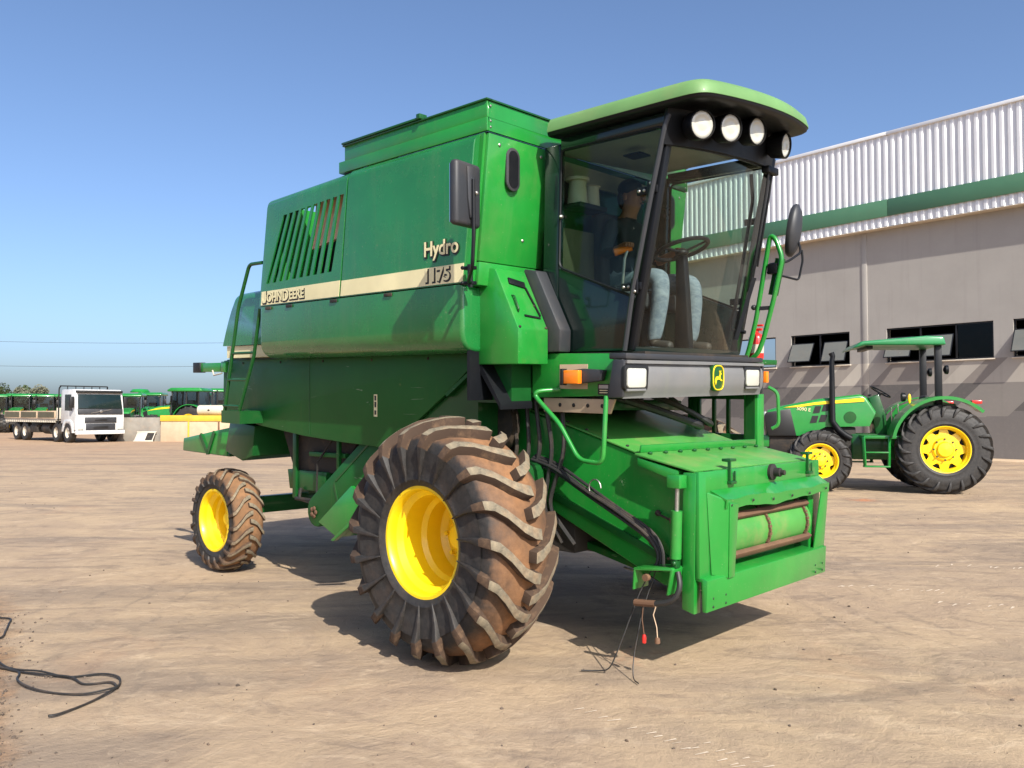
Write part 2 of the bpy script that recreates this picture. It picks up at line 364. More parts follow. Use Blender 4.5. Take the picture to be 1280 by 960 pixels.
# ------------------------------------------------------------------ wheels
def tyre_profile(Rc, W, rim, crown=.035):
    pr = []
    hw = W / 2
    pr += [(rim, -hw * .80), (rim + .022, -hw * .90), (rim + .045, -hw * .925), (rim + .050, -hw * .945), (rim + .058, -hw * .945), (rim + .063, -hw * .935), (rim + (Rc - rim) * .33, -hw * .985)]; pr.append((rim + (Rc - rim) * .62, -hw * 1.0))
    pr += [(Rc - crown - .10, -hw * .985), (Rc - crown - .06, -hw * .96), (Rc - crown - .025, -hw * .925)]
    for k in range(9):
        y = (-.88 + 1.76 * k / 8); pr.append((Rc - crown * abs(y / .88) ** 2.2, y * hw))
    for r, y in [p for p in pr[:11]][::-1]: pr.append((r, -y))
    return pr
def lug_mesh(Rc, W, rim, h, nl, side, crown=.035, lean=.30, wl=.30, deep=.5):
    hw = W / 2; mb = MB()
    wt = wl * 2 * math.pi / nl
    # stations: (y, r, ny, nr, theta, halfwidth, height)
    st = [(-.10, Rc, 0, 1, 0, 1.0, h), (.10, Rc, 0, 1, lean * .06, 1.05, h), (.36, Rc - crown * .15, .05, 1, lean * .24, .95, h), (.66, Rc - crown * .55, .12, 1, lean * .66, .92, h), (.86, Rc - crown * .95, .22, .97, lean * .94, 1.0, h), (.95, Rc - crown - .02, .55, .85, lean * 1.04, 1.0, h * .95),
          (1.0, Rc - crown - .07, .9, .45, lean * 1.12, .85, h * .72), (1.0, Rc - crown - .05 - (Rc - rim) * .25, 1, .05, lean * 1.2, .55, h * .32), (1.0, Rc - crown - .05 - (Rc - rim) * deep, 1, 0, lean * 1.28, .25, h * .03)]
    vs = []
    for (y, r, ny, nr, th, hwf, hh) in st:
        y *= hw * side; ny *= side; l = math.hypot(ny, nr); ny /= l; nr /= l
        for (dt, k) in ((-1, -.3), (-.80, 1), (.80, 1), (1, -.3)):
            rr = r + nr * hh * k; yy = y + ny * hh * k; a = th + dt * wt * .5 * hwf
            vs.append((rr * math.sin(a), yy, rr * math.cos(a)))
    fs = []
    for i in range(len(st) - 1):
        for k in range(3): fs.append((i * 4 + k, i * 4 + k + 1, i * 4 + k + 5, i * 4 + k + 4))
    n = len(st) - 1
    fs += [(3, 2, 1, 0), (n * 4, n * 4 + 1, n * 4 + 2, n * 4 + 3)]
    mb.add(vs, fs)
    me = mb.mesh('lug', [(h * .13, 2, None)], smooth=40)
    for p in me.polygons:
        c = p.center; rr = math.hypot(c.x, c.z); nr = (p.normal.x * c.x + p.normal.z * c.z) / max(rr, 1e-6)
        p.material_index = 1 if (nr > .62 and rr > Rc - crown - .04) else (2 if rr > Rc - crown - .07 else 0)
    return me
def wheel(parent, name, loc, Rc, W, rim, h, nl, mat, rimfn, flip=False, lugs='each', lean=.30, crown=.035, spin=0, wl=.30, deep=.5, vdir=1, topmat=True):
    """tyre part with rim, hub and lugs as sub-parts; -y is the outer face (flip turns it)"""
    ty = MB().lathe(tyre_profile(Rc, W, rim, crown), n=72, caps=False).build(name, mat, parent, loc=loc, smooth=70)
    if flip: ty.rotation_euler = (0, 0, math.pi)
    rimfn(ty)
    ms = [lug_mesh(Rc, W, rim, h, nl, s, crown, lean * vdir * (-1 if flip else 1), wl, deep) for s in (-1, 1)]
    if lugs == 'each':
        for si, me in enumerate(ms):
            [me.materials.append(q_) for q_ in ((mat, Mt['lugtop'], Mt['lugside']) if topmat else (mat, mat, mat))]
            for k in range(nl):
                o = bpy.data.objects.new('lug', me); col.objects.link(o); o.parent = ty; o.rotation_euler = (0, 2 * math.pi * (k + .5 * si) / nl + spin, 0)
    else:
        bm = bmesh.new()
        for si, me in enumerate(ms):
            for k in range(nl):
                n0 = len(bm.verts); bm.from_mesh(me); bm.verts.ensure_lookup_table()
                bmesh.ops.rotate(bm, verts=bm.verts[n0:], cent=(0, 0, 0), matrix=M.Rotation(2 * math.pi * (k + .5 * si) / nl + spin, 3, 'Y'))
        me = bpy.data.meshes.new('tread'); bm.to_mesh(me); bm.free(); [me.materials.append(q_) for q_ in ((mat, Mt['lugtop'], Mt['lugside']) if topmat else (mat, mat, mat))]
        for p in me.polygons: p.use_smooth = True
        me.set_sharp_from_angle(angle=R(40)); link('tread', me, None, ty)
    return ty
def dish_rim(r, W, depth, mat='yellow', holes=0, hubr=.14):
    def fn(ty):
        hw = W / 2; y0 = -hw * .80
        pr = [(r + .022, y0 - .012), (r + .024, y0 - .002), (r + .012, y0 + .012), (r - .005, y0 - .016), (r - .018, y0 + .004), (r - .022, y0 + .05), (r - .055, y0 + .085), (r - .06, y0 + depth * .55),
              (r - .085, y0 + depth * .62), (r - .09, y0 + depth * .9), (r * .62, y0 + depth), (r * .56, y0 + depth - .03), (hubr + .02, y0 + depth - .04), (hubr, y0 + depth - .02)]
        pr = [(r + .022, y0 - .004)] + pr[3:]
        o = MB().lathe([(r + .022, y0 + .03), (r + .025, y0 + .002), (r + .012, y0 - .014), (r - .006, y0 - .012)] + pr[2:] + [(.001, y0 + depth - .02)], n=56, caps=False).build('rim', mat, ty)
        hb = MB().lathe([(hubr * .8, y0 + depth - .02), (hubr * .8, y0 + depth - .09), (hubr * .55, y0 + depth - .12), (.001, y0 + depth - .125)], n=20, caps=False)
        hb.build('hub', mat, ty)
        nm = MB().lathe([(.016, -.01), (.016, -.065), (.001, -.066)], n=6, caps=False).mesh('wheel_nut')
        for k in range(8):
            a = 2 * math.pi * k / 8; link('wheel_nut', nm, 'steel' if mat != 'yellow' else mat, ty, (hubr * 1.25 * math.cos(a), y0 + depth, hubr * 1.25 * math.sin(a)))
        if mat == 'yellow':
            MB().tube([(r * .75, y0 + .13, r * .52), (r * .70, y0 + .06, r * .49)], .008, 6).build('valve', 'black', ty)
    return fn

def lugtop():
    t = NT('worn_lug_top'); a = t.noise(26, 5, .7); b = t.noise(5, 4)
    c = t.mix(t.g(a, .3, .7), srgb(88, 82, 70), srgb(136, 124, 102)); c = t.mix(t.math('MULTIPLY', t.g(b, .5, .75), .6), c, srgb(150, 112, 76))
    t.base(c); t.rough(.9); t.bump(a, .4, .006); return t.m
Mt['lugtop'] = lugtop()
Mt['lugside'] = paint('lug_side_rubber', srgb(72, 54, 40), .9, .45, 0, 0, .4, 0, 9.)
# ================================================================== COMBINE
ANG = R(-43.5)
O = V((.649, 6.386, 0))
combine = thing('combine_harvester', 'large green combine harvester with black glazed cab, standing without its header', 'combine', O, ANG)
Rz = M.Rotation(ANG, 4, 'Z'); PIV = V((0, 0, .8))
BT = M.Translation(PIV) @ Rz.inverted() @ M.Rotation(R(2.3), 4, 'X') @ Rz @ M.Translation(-PIV)   # the body sits slightly nose down on its wheels
CW = M.Translation(O) @ Rz
def cb(mb, name, mat, bevels=(), parent=combine, tilt=True, **k): return mb.build(name, mat, parent, bevels, BT if tilt else None, **k)
def P(pts, ax, a, b): return MB().prism(pts, ax, a, b)
def outer(m, side):  # predicate helper
    return (m.y < -1.29) if side < 0 else (m.y > 1.29)

for sd in (-1, 1):
    y0, y1 = sorted((sd * 1.30, sd * 1.02))
    # front side panel
    q = P([(-1.531, 2.512), (-.112, 2.512), (.0, 3.507), (-1.411, 3.507)], 'y', y0, y1)
    cb(q, 'side_panel', 'green_panel', [(.085, 5, lambda m, d: outer(m, sd) and m.z > 3.4), (.045, 4, lambda m, d: outer(m, sd) and m.x > -.2 and abs(d.z) > .5), (.006, 1, lambda m, d: outer(m, sd) and (m.z < 2.6 or m.x < -1.3) and abs(d.y) < .5)])
    # engine side panel with louvres
    q = P([(-2.79, 2.512), (-1.548, 2.512), (-1.429, 3.497), (-2.635, 3.455)], 'y', y0, y1)
    me = q.mesh('engine_panel', [(.085, 5, lambda m, d: outer(m, sd) and m.z > 3.4), (.05, 4, lambda m, d: outer(m, sd) and m.x < -2.5 and abs(d.z) > .5), (.006, 1, lambda m, d: outer(m, sd) and (m.z < 2.6 or m.x > -1.6) and abs(d.y) < .5)])
    ct = MB().prism([(-2.74, 2.56), (-1.56, 2.56), (-1.46, 3.41), (-2.60, 3.38)], 'y', sd * 1.288, sd * .9)
    me = boolcut(me, ct.mesh('c', smooth=0), 'engine_panel')
    ct = MB()
    for k in range(10):
        xt = -2.372 + k * .0925; xb = -2.665 + k * .1065 * .99; zt = 3.275 + .045 * (k / 9.); zb = 2.705 + .02 * (k / 9.)
        ct.prism([(xb, zb), (xb + .060, zb), (xt + .058, zt), (xt, zt)], 'y', sd * 1.35, sd * 1.2)
    me = boolcut(me, ct.mesh('c', smooth=0), 'engine_panel'); me.transform(BT)
    ep = link('engine_panel', me, 'green_panel', combine)
    cb(P([(-2.20, 2.98), (-1.46, 3.08), (-1.45, 3.46), (-2.12, 3.44)], 'y', *sorted((sd * 1.10, sd * 1.13))), 'sunlit_radiator_screen', 'screen')  # outline cut to the sunlit part of the screen, slanted along the shadow edge
    cb(MB().box(-2.58, -1.44, *sorted((sd * .80, sd * .84)), 2.2, 3.47), 'engine_bay_wall', 'black')
    # stripe
    for xa, xb in ((-2.752, -1.551), (-1.529, -.118)):
        k = .0155
        q = P([(xa, 2.520), (xb, 2.520), (xb + (.118 / 1.0) * .125, 2.645), (xa + .016, 2.640)], 'y', *sorted((sd * 1.3003, sd * 1.3035)))
        cb(q, 'stripe', 'cream')
    # lower side panel
    pr = [(-1.30, 2.503), (-1.30, 2.20), (-1.297, 2.165), (-1.288, 2.130), (-1.272, 2.100), (-1.248, 2.075), (-1.215, 2.057), (-1.17, 2.048), (-1.04, 2.046), (-1.04, 2.503)]
    q = P([(p[0] * -sd, p[1]) for p in pr], 'x', -2.795, -.125)
    cb(q, 'lower_side_panel', 'green_panel', [(.03, 4, lambda m, d: abs(d.x) < .3 and m.x > -.2), (.05, 4, lambda m, d: abs(d.x) < .3 and m.x < -2.7)])
    for x in (-2.62, -2.28, -1.62, -.92):
        cb(MB().box(x - .045, x + .045, *sorted((sd * 1.300, sd * 1.312)), 2.476, 2.500), 'latch', 'dirtymetal', .003)
    # skirt
    sk = [(-4.0, 2.05), (-.2, 2.05), (-.576, 1.77), (-.95, 1.53), (-1.36, 1.315), (-1.9, 1.325), (-2.5, 1.35), (-3.3, 1.415), (-3.55, 1.47), (-4.02, 1.43)]
    cb(P(sk, 'y', *sorted((sd * 1.02, sd * .985))), 'lower_skirt', 'green_shade_worn', .008)
    # rear hood
    hd = [(-3.82, 2.19), (-2.78, 2.19), (-2.70, 2.72), (-3.60, 2.70)]
    cb(P(hd, 'y', *sorted((sd * 1.12, sd * .02))), 'rear_hood', 'green_panel', [(.09, 5, lambda m, d: abs(m.y) > 1.0 and m.z > 2.6 and abs(d.x) > .7), (.10, 5, lambda m, d: m.x < -3.5 and m.z > 2.6)])
    cb(P([(-3.77, 2.07), (-2.78, 2.07), (-2.78, 2.185), (-3.77, 2.185)], 'y', *sorted((sd * 1.10, sd * .02))), 'rear_stripe', 'cream')
# decals: lettering on the side
Tside = lambda x, z, rot=0: BT @ M.Translation((x, -1.304, z)) @ M.Rotation(R(90), 4, 'X') @ M.Rotation(rot, 4, 'Z')
def side_text(nm, s, x, z, size, sx=1.0, sh=.0, out=.008, fore='cream'):
    text(nm + '_outline', s, size, 'inkblack', combine, Tside(x + .007, z - .006), .0008, out, sx, sh)
    text(nm, s, size, fore, combine, M.Translation((0, 0, 0)) @ BT @ M.Translation((x, -1.3065, z)) @ M.Rotation(R(90), 4, 'X'), .0008, 0.0028, sx, sh)
def tw(s_, size, sx):
    cu = bpy.data.curves.new('w', 'FONT'); cu.body = s_; cu.size = size; ob = bpy.data.objects.new('w', cu); col.objects.link(ob)
    me = bpy.data.meshes.new_from_object(ob.evaluated_get(bpy.context.evaluated_depsgraph_get())); xs = [v.co.x for v in me.vertices]; bpy.data.objects.remove(ob); return min(xs) * sx, max(xs) * sx
xc = -2.725
jp = [(0, .020), (0, .040), (.016, .040), (.020, .020), (.042, .020), (.047, .030), (.047, .098), (.066, .098), (.066, .020), (.054, .0), (.012, .0)]
for (dx, dz, y_, m_, gr) in ((.006, -.005, -1.3047, 'inkblack', .009), (0, 0, -1.3072, 'cream', .0)):
    cx_, cz_ = .033, .049
    cb(P([(xc + dx + p[0] + math.copysign(gr, p[0] - cx_), 2.538 + dz + p[1] + math.copysign(gr, p[1] - cz_)) for p in jp], 'y', y_, y_ + .0012), 'lettering' if gr == 0 else 'lettering_outline', m_)
xc += .080
for s_, sz in (('OHN', .108), ('D', .135), ('EERE', .108)):
    a_, b_ = tw(s_, sz, 1.02); side_text('lettering', s_, xc - a_, 2.546 if sz < .12 else 2.540, sz, 1.02, 0, .009); xc += b_ - a_ + .020
side_text('number', '1175', -.520, 2.547, .128, 1.1, 0, .010)
side_text('model_name', 'Hydro', -.515, 2.725, .145, .95, 0, .009)
cb(MB().box(-1.47, -1.425, -1.0225, -1.021, 1.56, 1.74), 'warning_decal', 'cream')
for z0, z1 in ((1.69, 1.73), (1.635, 1.68), (1.575, 1.61)): cb(MB().box(-1.46, -1.437, -1.0242, -1.023, z0, z1), 'warning_print', 'inkblack')

# tank and body core
lean = lambda z: -.062 + (z - 2.6) * .113
def slope(x0, x1, z0, z1, y0, y1): return P([(x0 + lean(z0), z0), (x1 + lean(z0), z0), (x1 + lean(z1), z1), (x0 + lean(z1), z1)], 'y', y0, y1)
cb(slope(-.05, .02, 2.66, 3.5, -1.225, -.60), 'tank_front_panel', 'green', .006)
cb(slope(-.05, .02, 2.66, 3.5, .60, 1.225), 'tank_front_panel', 'green', .006)
cb(slope(-.05, .014, 2.51, 3.5, -.595, .595), 'tank_front_wall', 'green_dark')
cb(slope(-.05, -.004, 2.512, 3.5, -1.30 + .05, -1.227), 'corner_strip', 'green')
cb(slope(-.09, .024, 2.50, 2.655, -1.225, -.66), 'tank_front_sill', 'green', .006)
cb(slope(-.09, .024, 2.50, 2.655, .66, 1.225), 'tank_front_sill', 'green', .006)
cb(MB().box(-1.42, -.12, -1.01, 1.01, 2.08, 3.49), 'grain_tank', 'green_dark')
cb(MB().box(-2.75, -1.43, -.80, .80, 2.06, 2.90), 'engine', 'dirtymetal', .03)
cb(MB().box(-2.5, -1.5, -.62, .62, 2.90, 3.2), 'engine_block', 'dirtymetal', .05)
cb(MB().box(-1.43, -1.40, -1.2, 1.2, 2.5, 3.46), 'engine_bulkhead', 'green')
cb(MB().box(-2.62, -2.59, -1.2, 1.2, 2.55, 3.40), 'engine_bulkhead', 'green')
cb(MB().tube([(-1.75, -.55, 3.0), (-1.75, -.55, 3.50), (-1.80, -.7, 3.58), (-1.95, -.95, 3.56)], .06, 12, round_=.08), 'exhaust_pipe', 'black')
cb(MB().tube([(-2.55, -1.12, 3.40), (-2.45, -1.12, 3.49), (-1.95, -1.12, 3.50)], .012, 8, round_=.05), 'deck_rail', 'black')
cb(MB().box(-3.95, -.3, -.98, .98, 1.45, 2.045), 'separator_body', 'green_dark')
cb(MB().box(-3.98, -2.8, -.95, .95, 1.8, 2.15), 'separator_rear', 'green_dark')
for sgn in (-1, 1):
    for (y, z) in ((-1.12, 3.44), (-.70, 3.44), (-.82, 2.84)):
        cb(MB().ell((lean(z) + .022, y * -sgn if sgn > 0 else y, z), (.006, .012, .012), 10, 6), 'bolt', 'steel')
    yv = sgn * .985
    # oval inspection window
    def oval(w_, h_): 
        return [(yv + math.copysign(min(abs(math.cos(a)), 1), math.cos(a)) * w_ / 2, 3.30 + (h_ / 2 - w_ / 2) * (1 if math.sin(a) > 0 else -1) + math.sin(a) * w_ / 2) for a in [2 * math.pi * k / 28 + .01 for k in range(28)]]
    xo = lean(3.3) + .02
    cb(P(oval(.135, .30), 'x', xo, xo + .018), 'window_seal', 'darkgrey', .006)
    cb(P(oval(.092, .255), 'x', xo + .018, xo + .021), 'window_pane', 'black')
# tank extension
cb(MB().box(-1.58, .040, -1.225, 1.225, 3.490, 3.5115), 'tank_gasket', 'black')
def ring(mb, x0, x1, y, z0, z1, t=.02):
    mb.box(x0, x1, -y, -y + t, z0, z1); mb.box(x0, x1, y - t, y, z0, z1); mb.box(x1 - t, x1, -y + t, y - t, z0, z1); mb.box(x0, x0 + t, -y + t, y - t, z0, z1); return mb
cb(ring(MB(), -1.63, .058, 1.245, 3.512, 3.602), 'tank_extension_base', 'green', .003)
cb(ring(MB(), -1.56, .052, 1.238, 3.603, 3.715), 'tank_extension', 'green', .003)
e2 = ring(MB(), -1.575, .062, 1.25, 3.715, 3.728, .05); cb(e2, 'extension_rim', 'green_dark', .003)
cb(MB().box(-1.575, -.62, -1.26, -1.20, 3.729, 3.745).box(-.64, -.60, -1.27, -1.2, 3.729, 3.765), 'tank_cover_hinge', 'green_dark', .003)
cb(MB().box(-1.40, -.1, -1.13, 1.13, 3.5, 3.54), 'tank_cover', 'green_dark')
for y in (-1.21, 1.21):
    for z in (3.54, 3.58, 3.68): cb(MB().ell((.06, y, z), (.005, .008, .008), 8, 6), 'rivet', 'steel')

# --- cab
CY = .70
def wx(z): return .85 + .20 * (z - 2.04)
def shear_roof(q): return V((q[0], q[1], q[2] + .032 + .064 * (q[1] + .7)))
def SH(mb): mb.v = [tuple(shear_roof(p)) for p in mb.v]; return mb
for sd in (-1, 1):
    ya, yb = sorted((sd * CY, sd * (CY - .055)))
    cb(P([(.06, 2.05), (.20, 2.05), (.235, 3.50), (.09, 3.50)], 'y', ya, yb), 'rear_pillar', 'cabdark', .01)
    cb(P([(.236, 3.455), (1.10, 3.445), (1.13, 3.53), (.236, 3.53)], 'y', ya, yb), 'door_header', 'cabdark', .006)
    ap = P([(wx(2.05) - .055, 2.05), (wx(2.05), 2.05), (wx(3.5), 3.5), (wx(3.5) - .06, 3.5)], 'y', *sorted((sd * (CY + .012), sd * (CY - .05))))
    cb(ap, 'front_pillar', 'black', .012)
    cb(P([(.21, 2.052), (wx(2.05) - .06, 2.052), (wx(2.39) - .065, 2.385), (.215, 2.635)], 'y', *sorted((sd * (CY - .004), sd * (CY - .05)))), 'door_panel', 'cabdark', .006)
    yg = sd * (CY - .012)
    def rp(pts, r=.05):
        out = []
        n = len(pts)
        for i in range(n):
            a, b, c = V(pts[i - 1]), V(pts[i]), V(pts[(i + 1) % n]); s0 = b + (a - b).normalized() * r; s1 = b + (c - b).normalized() * r
            for k in range(5):
                t = k / 4.; q = s0 * (1 - t) ** 2 + b * 2 * t * (1 - t) + s1 * t * t; out.append((q.x, q.y))
        return out
    gp = rp([(.222, 2.642), (wx(2.39) - .062, 2.392), (wx(3.44) - .062, 3.448), (.236, 3.455)], .045)
    gl = cb(P(gp, 'y', *sorted((yg, yg + sd * .005))), 'door_glass', 'glass_door', parent=combine)
    cb(MB().tube([(p[0], sd * (CY - .004), p[1]) for p in gp], .009, 6, closed=True), 'door_seal', 'black')
    for z in (3.06, 2.46):
        xx = wx(z) - .06
        cb(MB().box(xx - .11, xx + .045, *sorted((sd * (CY + .001), sd * (CY + .022))), z - .025, z + .025).box(xx - .02, xx + .03, *sorted((sd * (CY + .022), sd * (CY + .04))), z - .05, z + .05), 'hinge', 'black', .006)
        for dx, dz in ((-.09, 0), (-.05, 0), (.01, .035), (.01, -.035)):
            cb(MB().ell((xx + dx, sd * (CY + (.041 if dz else .023)), z + dz), (.011, .008, .011), 8, 6), 'hinge_bolt', 'steel')
    cb(MB().ell((.25, sd * (CY + .01), 2.99), (.014, .02, .014), 10, 6), 'door_lock', 'steel')
cb(MB().tube([(.80, -CY - .03, 2.05), (.86, -CY - .035, 2.4), (.99, -CY - .04, 2.95), (1.11, -CY - .04, 3.44), (1.125, -CY - .02, 3.50)], .017, 8, round_=.1), 'gutter_pipe', 'darkgrey')
# windscreen
def wsf(y, z): return wx(z) - .004 + .075 * (1 - (y / CY) ** 2)
def wsgrid(y0, y1, z0, z1, off=0, nu=24, nv=4):
    return MB().grid(lambda u, v: (wsf(y0 + (y1 - y0) * u, z0 + (z1 - z0) * v) + off, y0 + (y1 - y0) * u, z0 + (z1 - z0) * v), nu, nv)
cb(wsgrid(-CY + .02, CY - .02, 2.075, 3.335, 0, 24, 6), 'windscreen', 'glass', solid=.006, smooth=60)
cb(wsgrid(-CY + .01, CY - .01, 2.03, 2.075, .004), 'windscreen_sill', 'cabdark', solid=.02, smooth=60)
cb(SH(wsgrid(-CY - .02, CY + .02, 3.285, 3.32, .012)), 'windscreen_header', 'black', solid=.03, smooth=60)
# roof
def outline(ins, n=20., N=64):
    ts = [math.sin(math.pi / 2 * math.sin(math.pi / 2 * (-1 + 2 * k / N))) for k in range(N + 1)]
    pts = []
    for t in ts:
        t = max(-1, min(1, t)); k = max(0., 1 - abs(t) ** n) ** (1 / n); x = .20 + (1.20 - ins) * k + .10 * (1 - t * t) * k
        pts.append((x, t * ((.72 if t > 0 else .805) - ins)))
    return pts
def loft(levels, capt=True, capb=True):
    mb = MB(); rows = [[(x, y, z) for (x, y) in outline(i)] for (i, z) in levels]; n = len(rows[0])
    vs = [p for r in rows for p in r]; fs = []
    for j in range(len(rows) - 1):
        for i in range(n): fs.append((j * n + i, j * n + (i + 1) % n, (j + 1) * n + (i + 1) % n, (j + 1) * n + i))
    if capb: fs.append(tuple(range(n)))
    if capt: fs.append(tuple((len(rows) - 1) * n + i for i in range(n - 1, -1, -1)))
    mb.add(vs, fs); return SH(mb)
cb(loft([(.035, 3.535), (0, 3.537), (0, 3.548), (.012, 3.60), (.04, 3.632), (.11, 3.652), (.35, 3.672), (.6, 3.68)]), 'roof', 'green_faded', smooth=50)
cb(loft([(.005, 3.537), (.008, 3.520), (.020, 3.511), (.05, 3.508), (.24, 3.508), (.26, 3.512)], False, False), 'roof_brow', 'black', smooth=50)
# light fascia
cb(SH(MB().grid(lambda u, v: (wsf(0, 3.3) + .03 - .10 * abs(-1 + 2 * u) ** 2.5 + v * .03, (-1 + 2 * u) * .74, 3.29 + v * .225), 24, 3)), 'light_fascia', 'black', solid=.03, smooth=60)
cb(SH(MB().prism([(x, y) for (x, y) in outline(.16)], 'z', 3.513, 3.534)), 'roof_inner', 'black')
cb(SH(MB().box(.12, 1.02, -.64, .64, 3.425, 3.44)), 'headliner', 'headliner')
for i, (y, yaw, px) in enumerate(((-.600, -24, 1.265), (-.345, -18, 1.315), (-.04, -10, 1.335), (.50, 4, 1.275))):
    c = shear_roof((px, y, (3.392, 3.402, 3.424, 3.420)[i])); mm = M.Rotation(R(yaw), 4, 'Z') @ M.Rotation(R(8), 4, 'Y')
    lb = cb(MB().lathe([(.03, -.20), (.05, -.10), (.085, -.06), (.091, .02), (.091, .040), (.085, .044), (.085, .026)], c, 'x', 24, True, mm), 'work_light', 'black', smooth=50)
    cb(MB().lathe([(.084, .026), (.078, .032), (.060, .034), (.056, .032), (.03, .036), (.001, .037)], c, 'x', 24, False, mm), 'light_lens', 'lens', parent=lb, smooth=60)
# wipers
for dy in (.50, .58):
    cb(MB().tube([(wsf(dy, 3.3) + .05, dy, 3.37), (wsf(dy, 3.2) + .045, dy, 3.2), (wsf(dy, 2.75) + .03, dy + .03, 2.70)], .008, 6), 'wiper', 'black')
cb(MB().box(wsf(.5, 3.3) + .01, wsf(.5, 3.3) + .07, .46, .62, 3.35, 3.40), 'wiper_motor', 'black', .008)
cb(MB().beam((wsf(.60, 2.65) + .03, .61, 2.62), (wsf(.58, 2.1) + .02, .55, 2.16), .012, .03), 'wiper_blade', 'black')
# cab floor and base
cb(MB().box(.05, .93, -.69, .69, 2.0, 2.045), 'cab_floor', 'dirtymetal')
cb(P([(.06, 1.735), (.80, 1.76), (.85, 2.03), (.06, 2.045)], 'y', -.80, -.70), 'cab_base', 'green', .006)
cb(P([(.06, 1.735), (.80, 1.76), (.85, 2.03), (.06, 2.045)], 'y', .70, .80), 'cab_base', 'green', .006)
cb(MB().box(.0, .80, -.70, .70, 1.80, 2.0), 'cab_underside', 'dirtymetal')
cb(P([(.15, 1.64), (.72, 1.64), (.76, 1.735), (.15, 1.735)], 'y', -.78, -.76), 'skid_plate', 'tan', .003)
for x in (.3, .42, .54, .66): cb(MB().ell((x, -.783, 1.69), (.014, .006, .014), 8, 6), 'bolt', 'dirtymetal')
# bumper
def bump_x(y): return .955 - .02 * (y / .93) ** 2
bp = MB().grid(lambda u, v: (bump_x(-.90 + 1.82 * u) - .030 * abs(v - .5) * 2 * (1 if abs(v - .5) > .35 else .35), -.90 + 1.82 * u, 1.745 + .245 * v), 28, 8)
bpo = cb(bp, 'bumper', 'grey', solid=.08, smooth=50)
cb(P([(.80, 1.745), (.925, 1.75), (.935, 1.985), (.85, 1.99)], 'y', -.925, -.90), 'bumper_end', 'darkgrey', .01)
cb(P([(.80, 1.745), (.925, 1.75), (.935, 1.985), (.85, 1.99)], 'y', .92, .945), 'bumper_end', 'darkgrey', .01)
cb(MB().grid(lambda u, v: (bump_x(-.90 + 1.82 * u) + .006, -.90 + 1.82 * u, 1.965 + .02 * v), 28, 1), 'bumper_lip', 'grey', solid=.015)
cb(MB().box(.80, .935, -.9, .92, 1.992, 2.03), 'bumper_top', 'darkgrey', .008)
for y in (-.795, .73):
    xb = bump_x(y)
    hb = cb(P(rp([(y - .135, 1.795), (y + .115, 1.79), (y + .13, 1.955), (y - .135, 1.955)], .03), 'x', xb - .02, xb + .004), 'headlight', 'inkblack', .003)
    cb(P(rp([(y - .115, 1.812), (y + .085, 1.812), (y + .09, 1.935), (y - .112, 1.935)], .025), 'x', xb - .01, xb + .016), 'headlight_lens', 'lens', .008, parent=hb)
    cb(MB().box(xb - .01, xb + .012, y - .115, y + .09, 1.790, 1.806), 'headlight_trim', 'grey', .004, parent=hb)
# emblem
ey, ez = .165, 1.875; xe = bump_x(ey) + .004
em = cb(P([(ey + math.copysign(abs(math.cos(a)) ** .7, math.cos(a)) * .083, ez + math.copysign(abs(math.sin(a)) ** .6, math.sin(a)) * .096) for a in [2 * math.pi * k / 32 for k in range(32)]], 'x', xe - .02, xe + .012), 'emblem', 'green_dark', .004)
cb(MB().tube([(xe + .013, ey + math.copysign(abs(math.cos(a)) ** .7, math.cos(a)) * .073, ez + math.copysign(abs(math.sin(a)) ** .6, math.sin(a)) * .086) for a in [2 * math.pi * k / 32 for k in range(32)]], .005, 6, closed=True), 'emblem_border', 'yellow', parent=em)
deer = [(-.052, -.030), (-.045, -.012), (-.036, .006), (-.020, .010), (.004, .006), (.014, .020), (.012, .040), (.004, .052), (.012, .050), (.020, .036), (.028, .048), (.034, .052), (.030, .036), (.040, .030), (.036, .022), (.026, .018), (.024, -.002), (.034, -.012), (.050, -.016), (.048, -.024), (.030, -.022), (.014, -.014), (-.012, -.012), (-.026, -.018), (-.034, -.040), (-.042, -.052), (-.046, -.040)]
cb(P([(ey + p[0], ez + p[1]) for p in deer], 'x', xe + .0125, xe + .016), 'emblem_deer', 'yellow', parent=em)
# indicator on the right cab base
cb(MB().box(.315, .555, -.8035, -.8005, 1.80, 1.965), 'indicator_plate', 'tan', 0)
ind = cb(P([(.40, 1.835), (.56, 1.84), (.70, 1.855), (.725, 1.925), (.56, 1.935), (.40, 1.92)], 'y', -.86, -.81), 'indicator', 'darkgrey', .006)
cb(P([(.43, 1.835), (.555, 1.835), (.555, 1.925), (.43, 1.925)], 'y', -.905, -.862), 'indicator_lens', 'orange', .006, parent=ind)
cb(MB().box(.405, .428, -.91, -.862, 1.825, 1.935), 'indicator_housing', 'inkblack', .003, parent=ind)
cb(MB().box(.64, .735, -.8035, -.8005, 1.765, 1.835), 'rating_plate', 'inkblack')
for z in (1.775, 1.79): cb(MB().box(.655, .72, -.8055, -.804, z, z + .006), 'rating_print', 'cream')
cb(MB().box(.65, .725, -.8055, -.804, 1.805, 1.828), 'rating_print', 'steel')
cb(P([(.84, 1.835), (.95, 1.835), (.95, 1.925), (.84, 1.925)], 'y', .95, .99), 'indicator', 'orange', .006)
# grab handle under the right side
cb(MB().tube([(.33, -.82, 1.795), (.235, -.95, 1.785), (.22, -.95, 1.75), (.44, -.95, 1.57), (.60, -.95, 1.345), (.79, -.95, 1.335), (.80, -.95, 1.45), (.795, -.92, 1.76)], .016, 12, round_=.06), 'grab_handle', 'green')
